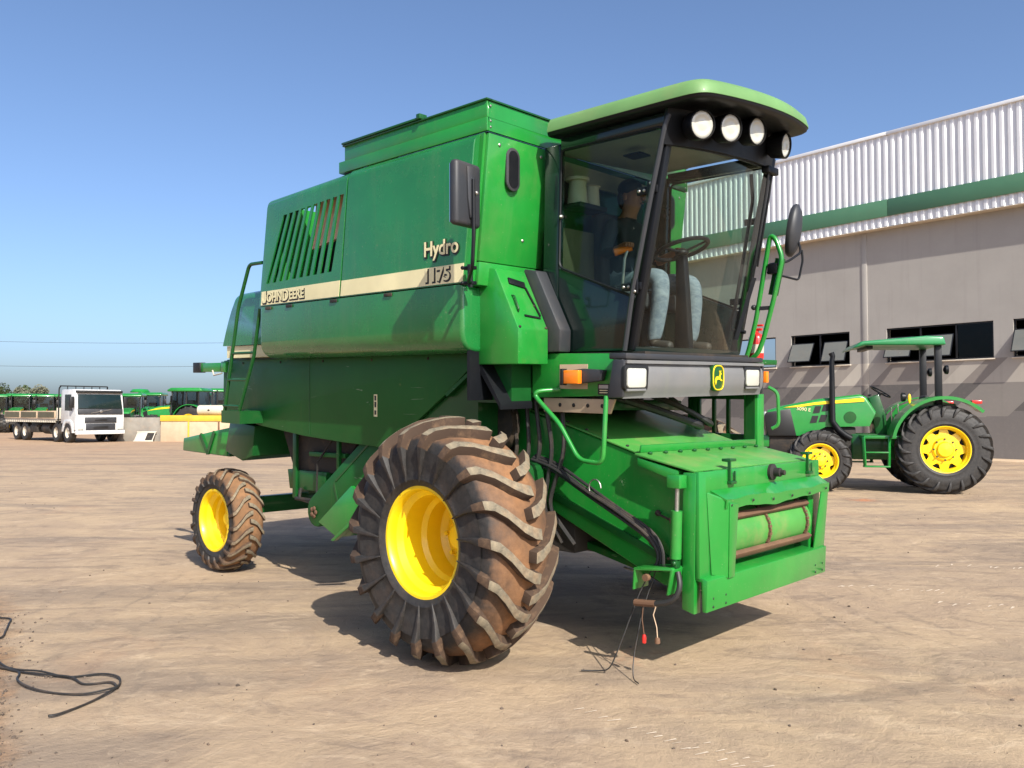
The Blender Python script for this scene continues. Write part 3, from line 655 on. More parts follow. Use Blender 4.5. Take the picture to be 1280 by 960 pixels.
# tool box beside the cab
tb = cb(P([(-.16, 1.965), (.235, 1.965), (.235, 2.20), (.02, 2.615), (-.16, 2.645)], 'y', -1.13, -.83), 'tool_box', 'green', .010)
TB = lambda t, y, o: (.235 + (.02 - .235) * t + o * .887, y, 2.20 + (2.615 - 2.20) * t + o * .46)
cb(MB().beam(TB(.80, -1.05, .006), TB(.74, -.90, .006), .05, .012, (.887, 0, .46)), 'latch_cover', 'black', .003, parent=tb)
cb(MB().tube([TB(.55, -1.07, .004), TB(.52, -1.07, .02), TB(.30, -1.075, .02), TB(.28, -1.07, .004)], .007, 6), 'box_handle', 'green_dark', parent=tb)
cb(MB().beam(TB(.70, -.905, .006), TB(.22, -.865, .006), .012, .012, (.887, 0, .46)), 'support_rod', 'black', parent=tb)
cb(MB().beam(TB(.22, -1.02, .004), TB(.19, -.87, .004), .014, .008, (.887, 0, .46)), 'box_slot', 'black', parent=tb)
for t, y in ((.03, -1.11), (.03, -.85), (.40, -.88)): cb(MB().ell(TB(t, y, .003), (.008, .012, .010), 8, 6), 'bolt', 'dirtymetal', parent=tb)
cb(P([(.0, 2.05), (.33, 2.05), (.335, 2.20), (.115, 2.62), (.0, 2.64)], 'y', -.825, -.703), 'corner_trim', 'darkgrey', .012)
cb(P([(-.3, 1.70), (.05, 1.70), (.05, 2.05), (-.3, 2.3)], 'y', -1.0, -.80), 'frame_box', 'green_dark')
cb(P([(-.16, 1.72), (-.135, 1.72), (-.135, 2.5), (-.16, 2.5)], 'y', -1.22, -.9), 'front_bulkhead', 'black')
cb(P([(-.60, 1.755), (-.15, 2.045), (-.15, 2.02), (-.58, 1.735)], 'y', -1.03, -.9), 'skirt_flange', 'green_shade_worn')
cb(P([(-.15, 2.0), (.06, 1.70), (.06, 1.66), (-.15, 1.93)], 'y', -1.12, -.8), 'inner_flange', 'black')
# interior
cb(MB().box(.10, .14, -.62, .62, 2.05, 2.95), 'cab_rear_wall', 'cabwall')
cb(MB().box(.10, .13, -.62, .62, 3.30, 3.43), 'cab_rear_wall', 'headliner')
cb(MB().box(.115, .12, -.6, .6, 2.96, 3.29), 'rear_window', 'glass_door')
st = cb(MB().box(.16, .62, -.20, .28, 2.36, 2.50), 'driver_seat', 'seat', [(.04, 3, None)])
cb(P([(.13, 2.45), (.25, 2.45), (.18, 3.12), (.10, 3.12)], 'y', -.20, .28), 'seat_backrest', 'seat', [(.03, 3, None)], parent=st)
cb(MB().box(.22, .5, -.1, .18, 2.05, 2.36), 'seat_base', 'black', .01, parent=st)
cb(MB().box(.2, .65, -.62, -.36, 2.05, 2.5), 'side_console', 'seat', .03)
cb(MB().lathe([(.075, 0), (.06, .16), (.085, .165), (.085, .185), (.001, .186)], (.2, -.47, 3.12), 'z', 16), 'cup_holder', 'offwhite')
cb(MB().lathe([(.06, 0), (.05, .14), (.065, .145), (.001, .146)], (.22, -.33, 3.12), 'z', 16), 'cup_holder', 'offwhite')
cb(MB().box(.14, .3, -.56, -.25, 3.08, 3.115), 'shelf', 'black', .005)
cb(MB().box(.52, .66, -.36, -.23, 3.425, 3.436), 'roof_vent', 'black')
# steering
sw = cb(MB().tube([(.735 + .195 * math.cos(a) * .93, .06 + .195 * math.sin(a), 2.80 + .195 * math.cos(a) * .30) for a in [2 * math.pi * k / 32 for k in range(32)]], .015, 8, closed=True), 'steering_wheel', 'black')
sp_ = MB()
for a in (0.4, 2.5, 4.6): sp_.beam((.735, .06, 2.775), (.735 + .19 * math.cos(a) * .93, .06 + .19 * math.sin(a), 2.80 + .19 * math.cos(a) * .30), .03, .012)
sp_.ell((.735, .06, 2.775), (.05, .05, .03)); cb(sp_, 'wheel_spokes', 'black', parent=sw)
cb(MB().prism([(.69, 2.06), (.82, 2.06), (.79, 2.5), (.77, 2.76), (.70, 2.74), (.70, 2.4)], 'y', .025, .095), 'steering_column', 'black', .015)
cb(MB().box(.62, .82, -.22, -.08, 2.05, 2.075), 'pedal', 'dirtymetal', .005); cb(MB().box(.70, .86, .12, .28, 2.05, 2.075), 'pedal', 'dirtymetal', .005)
cb(MB().tube([(.47, -.30, 2.5), (.49, -.30, 2.72), (.50, -.28, 2.78)], .011, 8), 'control_lever', 'steel')
cb(MB().tube([(.425, -.335, 2.765), (.52, -.255, 2.80)], [.027, .022], 12), 'lever_grip', 'orange')
# inner frame of the far door seen through the windscreen
cb(MB().tube([(.98, .63, 3.40), (.98, .655, 3.2), (.87, .66, 2.6), (.80, .66, 2.24), (.92, .66, 2.22)], .014, 8, round_=.04), 'door_grab_rail', 'black')
# mirrors
mr = cb(MB().box(-.035, .03, -.125, .125, -.20, .20, M.Translation((.20, -1.572, 3.01)) @ M.Rotation(R(8), 4, 'Z')), 'side_mirror', 'darkgrey', [(.028, 3, None)])
cb(MB().box(-.04, -.036, -.108, .108, -.18, .18, M.Translation((.20, -1.572, 3.01)) @ M.Rotation(R(8), 4, 'Z')), 'mirror_glass', 'glass_bright', parent=mr)
cb(MB().prism([(-1.60, 3.18), (-1.545, 3.18), (-1.52, 2.98), (-1.53, 2.86), (-1.57, 2.86), (-1.59, 2.98)], 'x', .222, .246), 'mirror_rib', 'darkgrey', .01, parent=mr)
cb(MB().ell((.25, -1.525, 3.02), (.012, .014, .014), 8, 6), 'mirror_bolt', 'steel', parent=mr)
cb(MB().tube([(.0, -1.335, 2.50), (.04, -1.40, 2.50), (.24, -1.552, 2.56), (.255, -1.555, 2.75), (.25, -1.555, 3.10)], .012, 8, round_=.05), 'mirror_arm', 'black')
for z in (2.50, 2.60): cb(MB().box(-.06, .02, -1.35, -1.30, z - .012, z + .012).ell((-.05, -1.365, z), (.014, .014, .014), 8, 6), 'mirror_bracket', 'black', .004)
cb(MB().tube([(.0, -1.34, 2.47), (.0, -1.345, 2.62)], .018, 8), 'mirror_pivot', 'black')
mc = M.Translation((1.02, 1.30, 3.06)) @ M.Rotation(R(14), 4, 'Z') @ M.Rotation(R(8), 4, 'Y')
ml = MB().lathe([(.19, -.045), (.205, -.02), (.20, .0), (.15, .03), (.05, .045), (.001, .046)], (0, 0, 0), 'x', 28, True, M.Diagonal((1, .62, 1.05, 1)))
ml.v = [tuple(mc @ V(p)) for p in ml.v]; mlo = cb(ml, 'side_mirror', 'darkgrey', smooth=50)
mg = MB().lathe([(.185, -.047), (.001, -.05)], (0, 0, 0), 'x', 28, False, M.Diagonal((1, .62, 1.05, 1))); mg.v = [tuple(mc @ V(p)) for p in mg.v]; cb(mg, 'mirror_glass', 'glass_bright', parent=mlo)
cb(MB().tube([(.97, .96, 2.76), (1.04, 1.12, 2.79), (1.07, 1.30, 2.88), (1.04, 1.30, 3.0)], .010, 8, round_=.04).tube([(.95, .96, 2.70), (1.05, 1.30, 2.66), (1.075, 1.32, 2.82), (1.07, 1.31, 2.90)], .009, 8, round_=.03), 'mirror_arm', 'black')
cb(MB().box(.96, 1.04, .93, .99, 2.68, 2.76), 'mirror_bracket', 'black', .005)
# left handrail
hr = cb(MB().tube([(.775, .95, 2.03), (.80, .95, 2.10), (.859, .95, 2.33), (.925, .95, 2.70), (.975, .95, 2.985), (1.02, .95, 2.955), (1.075, .95, 2.80), (1.01, .95, 2.50), (.93, .95, 2.2), (.88, .95, 2.07), (.83, .95, 2.03)], .019, 12, round_=.05), 'handrail', 'green')
cb(MB().beam((.88, .95, 2.42), (1.0, .95, 2.42), .02, .03).ell((.84, .95, 2.43), (.022, .02, .022), 10, 6), 'handrail_bracket', 'darkgrey', parent=hr)
cb(MB().beam((.985, .985, 2.52), (1.045, .985, 2.80), .03, .07), 'handrail_plate', 'green_dark', parent=hr)
# left platform, ladder post and step frame
cb(MB().box(-.10, .86, .82, 1.32, 1.98, 2.02), 'platform', 'green_shade_worn', .006)
cb(MB().box(.76, .88, .94, 1.05, 1.02, 1.745), 'ladder_post', 'green', .006)
cb(MB().box(.78, .86, .93, .938, 1.02, 1.745), 'post_web', 'green_dark')
lf = MB()
for x in (.30, .44, .57): lf.box(x, x + .03, 1.0, 1.03, 1.42, 1.74)
lf.box(.22, .76, .99, 1.03, 1.70, 1.745); lf.box(.22, .76, .99, 1.03, 1.24, 1.42); lf.box(.22, .30, .99, 1.03, 1.0, 1.70)
cb(lf, 'step_frame', 'green_dark', .004)
cb(MB().tube([(.90, 1.08, 1.80), (.97, 1.10, 1.76), (.98, 1.10, 1.50), (.93, 1.08, 1.47)], .014, 8, round_=.05), 'step_rail', 'green')
cb(MB().box(.89, 1.02, 1.02, 1.12, 1.0, 1.16).box(.89, .93, 1.02, 1.12, 1.16, 1.26), 'lower_step', 'green', .005)

# --- wheels, axles (on level ground)
tm = tyremat('muddy_tyre', .64, .745, srgb(146, 104, 68), 2.)
rear_tm = tyremat('muddy_rear_tyre', .42, .475, srgb(152, 112, 76), 2., .9)
wheel(combine, 'front_tyre', (-.06, -1.480, .787), .736, .56, .345, .062, 19, tm, dish_rim(.345, .56, .42), crown=.075, spin=.12, lean=.29, wl=.31, deep=.58, vdir=-1)
wheel(combine, 'front_tyre', (-.06, 1.46, .787), .736, .56, .345, .062, 19, tm, dish_rim(.345, .56, .42), flip=True, crown=.075, spin=.05, lean=.29, wl=.31, deep=.58, vdir=1)
wheel(combine, 'rear_tyre', (-3.93, -1.02, .515), .490, .33, .305, .026, 20, rear_tm, dish_rim(.30, .33, .24, hubr=.10), lean=.30, wl=.30, crown=.03, spin=.1, deep=.25, vdir=1)
wheel(combine, 'rear_tyre', (-3.93, 1.02, .515), .490, .33, .305, .026, 20, rear_tm, dish_rim(.30, .33, .24, hubr=.10), flip=True, lugs='tread', lean=.30, wl=.30, crown=.03, deep=.25, vdir=-1)
def ca(mb, name, mat, bevels=(), parent=combine, **k): return cb(mb, name, mat, bevels, parent, False, **k)
ca(MB().lathe([(.16, -1.30), (.16, -.6), (.20, -.6), (.20, .6), (.16, .6), (.16, 1.30)], (-.06, 0, .787), n=20), 'front_axle', 'dirtymetal')
ca(MB().box(-4.0, -3.86, -.95, .95, .55, .72), 'rear_axle', 'green_dark', .01)
ca(MB().box(-4.05, -3.78, -.16, .16, .72, 1.5), 'axle_support', 'green_dark')
ca(MB().box(-.40, .12, -1.12, -.70, .62, 1.25), 'final_drive', 'green_dark', .05)
# elevator on the right with its rounded foot
def bar2(a, b, w_):
    a = V(a); b = V(b); d = (b - a).normalized(); n_ = V((-d.y, d.x)); pts = []
    for k in range(9):
        t = math.pi / 2 + math.pi * k / 8; q = a + (d * math.cos(t) + n_ * math.sin(t)) * w_ / 2; pts.append((q.x, q.y))
    pts += [tuple(b - n_ * w_ / 2), tuple(b + n_ * w_ / 2)]; return pts
ev = ca(P(bar2((-2.42, .715), (-1.35, 1.46), .28), 'y', -.95, -.72), 'grain_elevator', 'green_shade_worn', .008)
ca(P([(-2.12, 1.01), (-1.45, 1.48), (-1.44, 1.47), (-2.11, .995)], 'y', -.956, -.949), 'elevator_seam', 'green_dark', parent=ev)
ca(P([(-2.13, 1.0), (-2.12, .96), (-2.06, .80), (-2.075, .78), (-2.15, .96)], 'y', -.9555, -.949), 'elevator_seam', 'green_dark', parent=ev)
fl = MB()
for a in (0, 1.25, 2.5, 3.77, 5.03): fl.ell((-2.45 + .035 * math.cos(a), -.957, .705 + .035 * math.sin(a)), (.022, .012, .022), 8, 6)
ca(fl, 'bearing_flange', 'rust', parent=ev)
ca(MB().hexa([(-2.34, -.98, .63), (-2.05, -.98, .52), (-1.55, -.98, .86), (-1.85, -.98, .98), (-2.34, -.70, .63), (-2.05, -.70, .52), (-1.55, -.70, .86), (-1.85, -.70, .98)]), 'clean_out_pan', 'green', .006)
ca(P([(-2.06, .505), (-2.02, .50), (-1.4, .90), (-1.42, .93)], 'y', -1.04, -.985), 'pan_lip', 'green', .004)
# underbody clutter
ca(P([(-3.2, 1.5), (-2.95, 1.05), (-2.2, 1.05), (-1.8, 1.5)], 'y', -.85, .85), 'underbody_hopper', 'dirtymetal', .01)
ca(P([(-3.02, 1.06), (-2.98, .88), (-2.42, .88), (-2.36, 1.06)], 'y', -.88, .7), 'sieve_tray', 'green_dark', .006)
ca(MB().box(-2.9, -2.84, -.9, -.87, .80, 1.5), 'hanger', 'green_dark', .005)
ca(MB().tube([(-2.75, -.9, .90), (-2.75, -.92, .80), (-2.55, -.92, .78), (-2.5, -.92, .68)], .014, 8, round_=.04).tube([(-2.2, -.9, 1.4), (-2.45, -.92, 1.15), (-2.46, -.92, .82)], .009, 6).tube([(-2.8, -.92, .80), (-2.5, -.92, .80)], .018, 8), 'linkage', 'dirtymetal')
ca(MB().box(-2.62, -2.05, -.9, -.80, 1.2, 1.24).box(-2.14, -2.10, -.93, -.9, 1.1, 1.45), 'support_bracket', 'green_shade_worn', .004)
ca(P([(-1.8, .62), (.3, .62), (.3, 1.5), (-1.2, 1.5)], 'y', -.62, .62), 'threshing_housing', 'dirtymetal', .02)
for k in range(7):
    x = -.4 + .11 * k
    ca(MB().tube([(x, -.72 - .03 * (k % 3), 1.75), (x + .05, -.74, 1.35), (x - .1 + .07 * (k % 2), -.75, .95), (x + .1, -.7, .7)], .016, 7, round_=.1), 'hydraulic_hose', 'rubberhose')
ca(MB().lathe([(.22, -.80), (.22, -.72), (.06, -.70)], (-.35, 0, 1.52), n=24), 'pulley', 'dirtymetal')
# rear parts
cb(MB().box(-4.62, -3.98, -1.02, -.98, 1.935, 2.03).box(-4.0, -3.9, -1.05, -.9, 1.93, 2.04), 'tail_light_bar', 'green', .006)
cb(MB().box(-4.66, -4.50, -1.035, -.965, 1.928, 2.037), 'tail_light', 'inkblack', .006)
cb(MB().tube([(-4.22, -1.03, 1.95), (-4.15, -1.05, 1.90), (-4.0, -1.04, 1.92)], .008, 6), 'tail_light_wire', 'offwhite')
rl = MB().tube([(-2.82, -1.25, 2.915), (-3.05, -1.25, 2.92), (-3.26, -1.25, 2.53), (-3.38, -1.25, 2.10), (-3.55, -1.24, 1.56)], .017, 10, round_=.05).tube([(-2.86, -1.25, 2.50), (-2.97, -1.25, 2.08), (-3.27, -1.24, 1.55)], .017, 10)
for t in (0, .5, 1): rl.tube([(-3.38 - .17 * t, -1.25, 2.105 - .5 * t), (-2.965 - .28 * t, -1.25, 2.105 - .5 * t)], .013, 8)
rl.box(-3.58, -3.22, -1.26, -1.0, 1.44, 1.56)
cb(rl, 'rear_ladder', 'green_dark')
cb(P([(-3.98, 1.50), (-3.98, 2.06), (-3.90, 2.06), (-3.90, 1.50)], 'y', -1.0, .98), 'rear_wall', 'green_shade_worn', .01)
cb(P([(-4.05, 1.12), (-3.95, 1.43), (-3.45, 1.40), (-3.50, 1.10), (-3.7, 1.04)], 'y', -.98, .9), 'straw_chopper', 'green_dark', .01)
cb(MB().box(-4.0, -3.42, -.99, .9, 1.425, 1.47), 'chopper_gap', 'inkblack')
cb(MB().hexa([(-5.05, -.96, 1.06), (-4.0, -.96, 1.06), (-4.0, .9, 1.06), (-5.05, .9, 1.06), (-5.06, -.96, 1.085), (-4.0, -.96, 1.09), (-4.0, .9, 1.09), (-5.06, .9, 1.085)]), 'spreader_floor', 'green_dark', .004)
cb(P([(-5.06, 1.065), (-4.05, 1.065), (-4.0, 1.36), (-5.04, 1.20)], 'y', -.965, -.94), 'spreader_side', 'green', .006)
cb(P([(-5.06, 1.065), (-4.05, 1.065), (-4.0, 1.36), (-5.04, 1.20)], 'y', .88, .905), 'spreader_side', 'green', .006)
cb(MB().beam((-4.45, -.97, 1.07), (-4.62, -.97, 1.26), .02, .05).beam((-4.45, -.97, 1.07), (-4.30, -.97, 1.30), .02, .05), 'spreader_brace', 'green_dark')

for x in (-3.6, -2.9, -2.2, -1.5, -.8):
    cb(MB().ell((x, -1.0215, 2.02), (.012, .005, .012), 8, 6), 'bolt', 'dirtymetal')
cb(P([(-2.42, 1.36), (-2.41, 1.36), (-2.41, 2.045), (-2.42, 2.045)], 'y', -1.0225, -1.0205), 'skirt_seam', 'green_dark')
# --- feeder house and mouth (level ground frame)
FY0, FY1 = -.66, .80
ca(P([(-.25, 1.66), (.97, 1.30), (1.27, 1.21), (1.27, .50), (1.05, .52), (.1, .92), (-.25, 1.05)], 'y', FY0, FY1), 'feeder_house', 'green', [(.008, 1, None)])
ca(P([(-.15, 1.642), (.97, 1.306), (.972, 1.318), (-.15, 1.655)], 'y', FY0 - .012, FY1 + .012), 'feeder_top_plate', 'green_top', .003)
for k in range(7): ca(MB().ell((.93 - .17 * k, FY0 + .025, 1.336 + .051 * k), (.012, .012, .008), 8, 6), 'bolt', 'dirtymetal')
fp = ca(P([(.90, 1.335), (1.335, 1.245), (1.34, 1.257), (.905, 1.348)], 'y', -.76, .895), 'mouth_top_plate', 'green_top', .003)
ca(P([(.895, 1.350), (.91, 1.348), (.918, 1.395), (.905, 1.398)], 'y', -.70, .86), 'bolt_flange', 'green', .003)
for k in range(9): ca(MB().ell((.955, -.66 + .18 * k, 1.346), (.016, .018, .012), 8, 6), 'bolt', 'green_dark')
ca(P([(.92, 1.32), (1.22, 1.25), (1.22, 1.18), (.92, 1.27)], 'y', -.755, FY0 - .014), 'mouth_bracket', 'green', .004)
MX = 1.385
# posts and beams
ca(P([(1.26, .425), (1.345, .405), (MX - .02, 1.245), (1.275, 1.245)], 'y', -.79, -.715), 'mouth_post', 'green', .006)
ca(P([(1.26, .425), (1.345, .425), (MX - .02, 1.245), (1.275, 1.245)], 'y', .86, .93), 'mouth_post', 'green', .006)
ca(MB().box(1.305, MX, -.715, .86, 1.12, 1.252), 'top_beam', 'green', .006)
ca(MB().box(MX - .03, MX - .001, -.787, -.60, .62, 1.252), 'side_plate', 'green', .004)
ca(MB().box(MX - .03, MX - .001, .74, .925, .62, 1.252), 'side_plate', 'green', .004)
def wav(y): return .006 * math.sin(y * 5.1) + .004 * math.sin(y * 11.7 + 1) + .003 * math.sin(y * 23)
hoodm = MB().grid(lambda u, v: (MX + .002 + .075 * v, -.66 + 1.58 * u + (.06 * v if u < .05 else 0), 1.135 - .055 * v - (v * wav(-.66 + 1.58 * u) if .04 < u < .98 else 0)), 26, 3)
ca(hoodm, 'mouth_hood', 'green', solid=.012, smooth=60)
hf = MB().grid(lambda u, v: (MX + .078 - .006 * v, -.60 + 1.52 * u, 1.08 - .055 * v - wav(-.60 + 1.52 * u) - (.018 * v * math.sin(u * math.pi * 1.3) ** 2)), 30, 2)
ca(hf, 'hood_flange', 'green', solid=.008, smooth=60)
for k in range(6): ca(MB().ell((MX + .083, -.55 + .28 * k, 1.045 - wav(-.55 + .28 * k)), (.005, .009, .009), 8, 6), 'rivet', 'inkblack')
# cheeks (funnel plates)
ca(MB().hexa([(MX + .001, -.705, 1.125), (MX + .078, -.575, 1.065), (MX + .052, -.545, .60), (MX + .006, -.665, .63), (MX + .004, -.690, 1.128), (MX + .082, -.560, 1.07), (MX + .058, -.530, .605), (MX + .010, -.650, .637)]), 'mouth_cheek', 'green', .003)
ca(MB().hexa([(MX + .084, -.575, 1.06), (MX + .084, -.465, 1.045), (MX + .058, -.475, .60), (MX + .058, -.548, .60), (MX + .076, -.573, 1.065), (MX + .076, -.465, 1.05), (MX + .050, -.475, .603), (MX + .050, -.546, .603)]), 'cheek_flange', 'green', .002)
ca(MB().hexa([(MX + .074, .80, 1.06), (MX + .074, .915, 1.06), (MX + .03, .92, .60), (MX + .03, .74, .60), (MX + .064, .80, 1.06), (MX + .064, .915, 1.06), (MX + .02, .92, .60), (MX + .02, .74, .60)]), 'mouth_cheek', 'green', .002)
# inner walls
ca(MB().box(1.0, MX - .01, -.555, -.535, .55, 1.12).box(1.0, MX - .01, .735, .755, .55, 1.12), 'throat_wall', 'green_dark')
# bottom lip
lipm = MB().prism([(MX + .005, .425), (MX + .035, .425), (MX + .045, .615), (MX + .015, .625), (1.1, .655), (1.1, .63), (MX, .60)], 'y', -.775, .93)
ca(lipm, 'mouth_lip', 'green', .005)
for y in (-.70, -.55, .75, .87):
    for z in (.45, .50): ca(MB().ell((MX + .038, y, z), (.004, .008, .008), 8, 6), 'rivet', 'inkblack')
# feeder drum and chain
dr = ca(MB().lathe([(.03, -.52), (.165, -.52), (.165, .72), (.03, .72)], (1.245, 0, .825), n=32), 'feeder_drum', 'green_top', smooth=50)
for y in (.06, .64):
    ch = MB()
    for k in range(44):
        a = 2 * math.pi * k / 44; ch.cbox((1.245 + .172 * math.cos(a), y, .825 + .172 * math.sin(a)), (.016, .030 if k % 2 else .020, .021), (0, -a, 0))
    ca(ch, 'feeder_chain', 'rust', 0, parent=dr)
for i, a in enumerate((-.62, .75, 2.4)):
    m_ = M.Translation((1.245 + .185 * math.cos(a), .10, .825 + .185 * math.sin(a))) @ M.Rotation(-a, 4, 'Y')
    ca(MB().box(-.012, .02, -.60, .60, -.02, .02, m_), 'feeder_slat', 'rust', .003, parent=dr)
ca(MB().box(1.30, 1.34, -.52, .72, .665, .69), 'floor_bar', 'rust', .003)
# hooks and pivot on the beam
for y in (-.42, .72):
    ca(MB().box(MX - .02, MX + .03, y - .035, y + .035, 1.16, 1.18).box(MX + .0, MX + .02, y - .03, y - .015, 1.16, 1.30).box(MX - .04, MX + .02, y - .03, y + .05, 1.30, 1.318).box(MX + .01, MX + .02, y + .03, y + .045, 1.16, 1.24), 'lock_hook', 'green_dark', .003)
pv = ca(MB().lathe([(.055, MX), (.055, MX + .02), (.03, MX + .03), (.03, MX + .07), (.018, MX + .075), (.018, MX + .10), (.001, MX + .101)], (0, .14, 1.205), 'x', 18, True), 'pivot_stub', 'dirtymetal')
# tilt cylinder on right
cy = ca(MB().tube([(1.255, -.845, .735), (1.265, -.845, 1.02)], .035, 14), 'tilt_cylinder', 'green')
ca(MB().tube([(1.265, -.845, 1.0), (1.272, -.845, 1.2)], .014, 10), 'cylinder_rod', 'steel', parent=cy)
ca(MB().box(1.22, 1.31, -.885, -.80, 1.155, 1.235), 'cylinder_bracket', 'green', .006, parent=cy)
ca(MB().box(1.235, 1.275, -.87, -.82, .68, .74).ell((1.262, -.872, .71), (.015, .015, .015), 8, 6), 'cylinder_foot', 'green_dark', .006, parent=cy)
# bent bracket low at the side
bk = MB().prism([(.99, .655), (1.255, .685), (1.27, .675), (1.235, .52), (1.222, .52), (1.25, .665), (1.0, .64), (.99, .52), (.978, .52)], 'y', -.90, -.74)
ca(bk, 'hose_bracket', 'green', .003)
ca(MB().lathe([(.022, -.91), (.022, -.88), (.001, -.879)], (1.08, 0, .605), n=12), 'bracket_bolt', 'rust')
# lower strut / lift cylinders
ca(MB().beam((-.35, -.42, .80), (.95, -.42, .52), .12, .05), 'lift_strut', 'green_shade_worn', .006)
ca(MB().beam((-.35, .55, .80), (.95, .55, .52), .12, .05), 'lift_strut', 'green_shade_worn', .006)
ca(MB().tube([(-.2, -.2, .62), (.9, -.2, .60)], .05, 12), 'lift_cylinder', 'dirtymetal')
ca(MB().beam((.15, -.67, 1.02), (1.15, -.67, .66), .03, .05), 'feeder_rail', 'green_shade_worn', .004)
# hoses along the feeder
for k in range(5):
    o_ = .014 * k; yy = -.72 - .02 * (k % 3)
    ca(MB().tube([(.02, yy, 1.30 - o_), (.215, yy, 1.255 - o_), (.50, yy - .02, 1.12 - o_ - .01 * (k % 2)), (.76, yy - .02, .985 - o_ + .012 * (k % 3)), (1.0, yy, .87 - o_), (1.09, yy, .76 - o_), (1.10 - .02 * k, yy - .02, .62)], .0115, 8, round_=.12), 'hydraulic_hose', 'rubberhose')
ca(MB().tube([(1.02 + .05 * math.cos(a) - .42, -.78, 1.11 + .055 * math.sin(a)) for a in [k * .45 for k in range(9)]], .005, 6), 'hose_tie', 'steel')
ca(MB().tube([(1.13, -.70, .95), (1.15, -.73, .92), (1.22, -.73, .88), (1.20, -.73, .72), (1.12, -.72, .70)], .009, 7, round_=.05), 'hydraulic_line', 'rust')
ca(MB().ell((1.02, -.675, .97), (.02, .02, .02), 8, 6).tube([(1.02, -.69, .97), (1.12, -.70, .94)], .008, 6), 'feeder_bolt', 'dirtymetal')
# dangling hose and wires
ca(MB().tube([(1.28, -.86, .66), (1.31, -.88, .58), (1.28, -.90, .50), (1.18, -.92, .465), (1.05, -.93, .455)], .017, 10, round_=.06), 'loose_hose', 'rubberhose')
ca(MB().tube([(1.16, -.92, .463), (1.02, -.93, .452)], .021, 10), 'hose_end', 'rust')
w1 = ca(MB().tube([(1.08, -.93, .45), (1.075, -.935, .36), (1.085, -.93, .27)], .0035, 6), 'hanging_wire', 'rust'); ca(MB().lathe([(.009, .0), (.014, -.02), (.012, -.05), (.001, -.051)], (1.085, -.93, .27), 'z', 10), 'plug', 'red', parent=w1)
w2 = ca(MB().tube([(1.17, -.93, .45), (1.155, -.935, .40), (1.175, -.93, .33), (1.18, -.93, .27)], .0035, 6), 'hanging_wire', 'tan'); ca(MB().lathe([(.01, .0), (.016, -.01), (.016, -.035), (.001, -.036)], (1.18, -.93, .27), 'z', 10), 'plug', 'rust', parent=w2)
ca(MB().tube([(1.06, -.78, .66), (1.0, -.85, .5), (.93, -.95, .2), (.88, -1.0, .03), (.80, -1.02, .012), (.72, -1.08, .012)], .0045, 6, round_=.06), 'hanging_wire', 'rubberhose')
ca(MB().tube([(1.08, -.80, .62), (1.04, -.88, .40), (1.02, -.95, .12), (1.05, -1.0, .012), (1.12, -1.04, .012)], .004, 6, round_=.06), 'hanging_wire', 'rubberhose')
ca(MB().tube([(.72, -.62, .58), (1.02, -.80, .60)], .008, 6), 'pull_rod', 'steel')
# clutter above the feeder top
ca(MB().tube([(.30, -.3, 1.75), (.55, .05, 1.62), (.75, .35, 1.50), (.55, .60, 1.50)], .03, 8, round_=.15).tube([(.30, .0, 1.8), (.62, .22, 1.66), (.80, .45, 1.50), (.5, .7, 1.55)], .022, 8, round_=.15), 'hydraulic_hose', 'rubberhose')
ca(P([(-.2, 1.75), (.35, 1.70), (.35, 1.62), (-.2, 1.64)], 'y', -.7, .7), 'cross_member', 'green_dark', .01)
for k in range(5): ca(MB().tube([(.2 + .05 * k, -.55 + .2 * k, 1.80), (.42 + .03 * k, -.45 + .2 * k, 1.68), (.3, -.2 + .2 * k, 1.72)], .013, 6, round_=.08), 'cab_wiring', 'rubberhose')

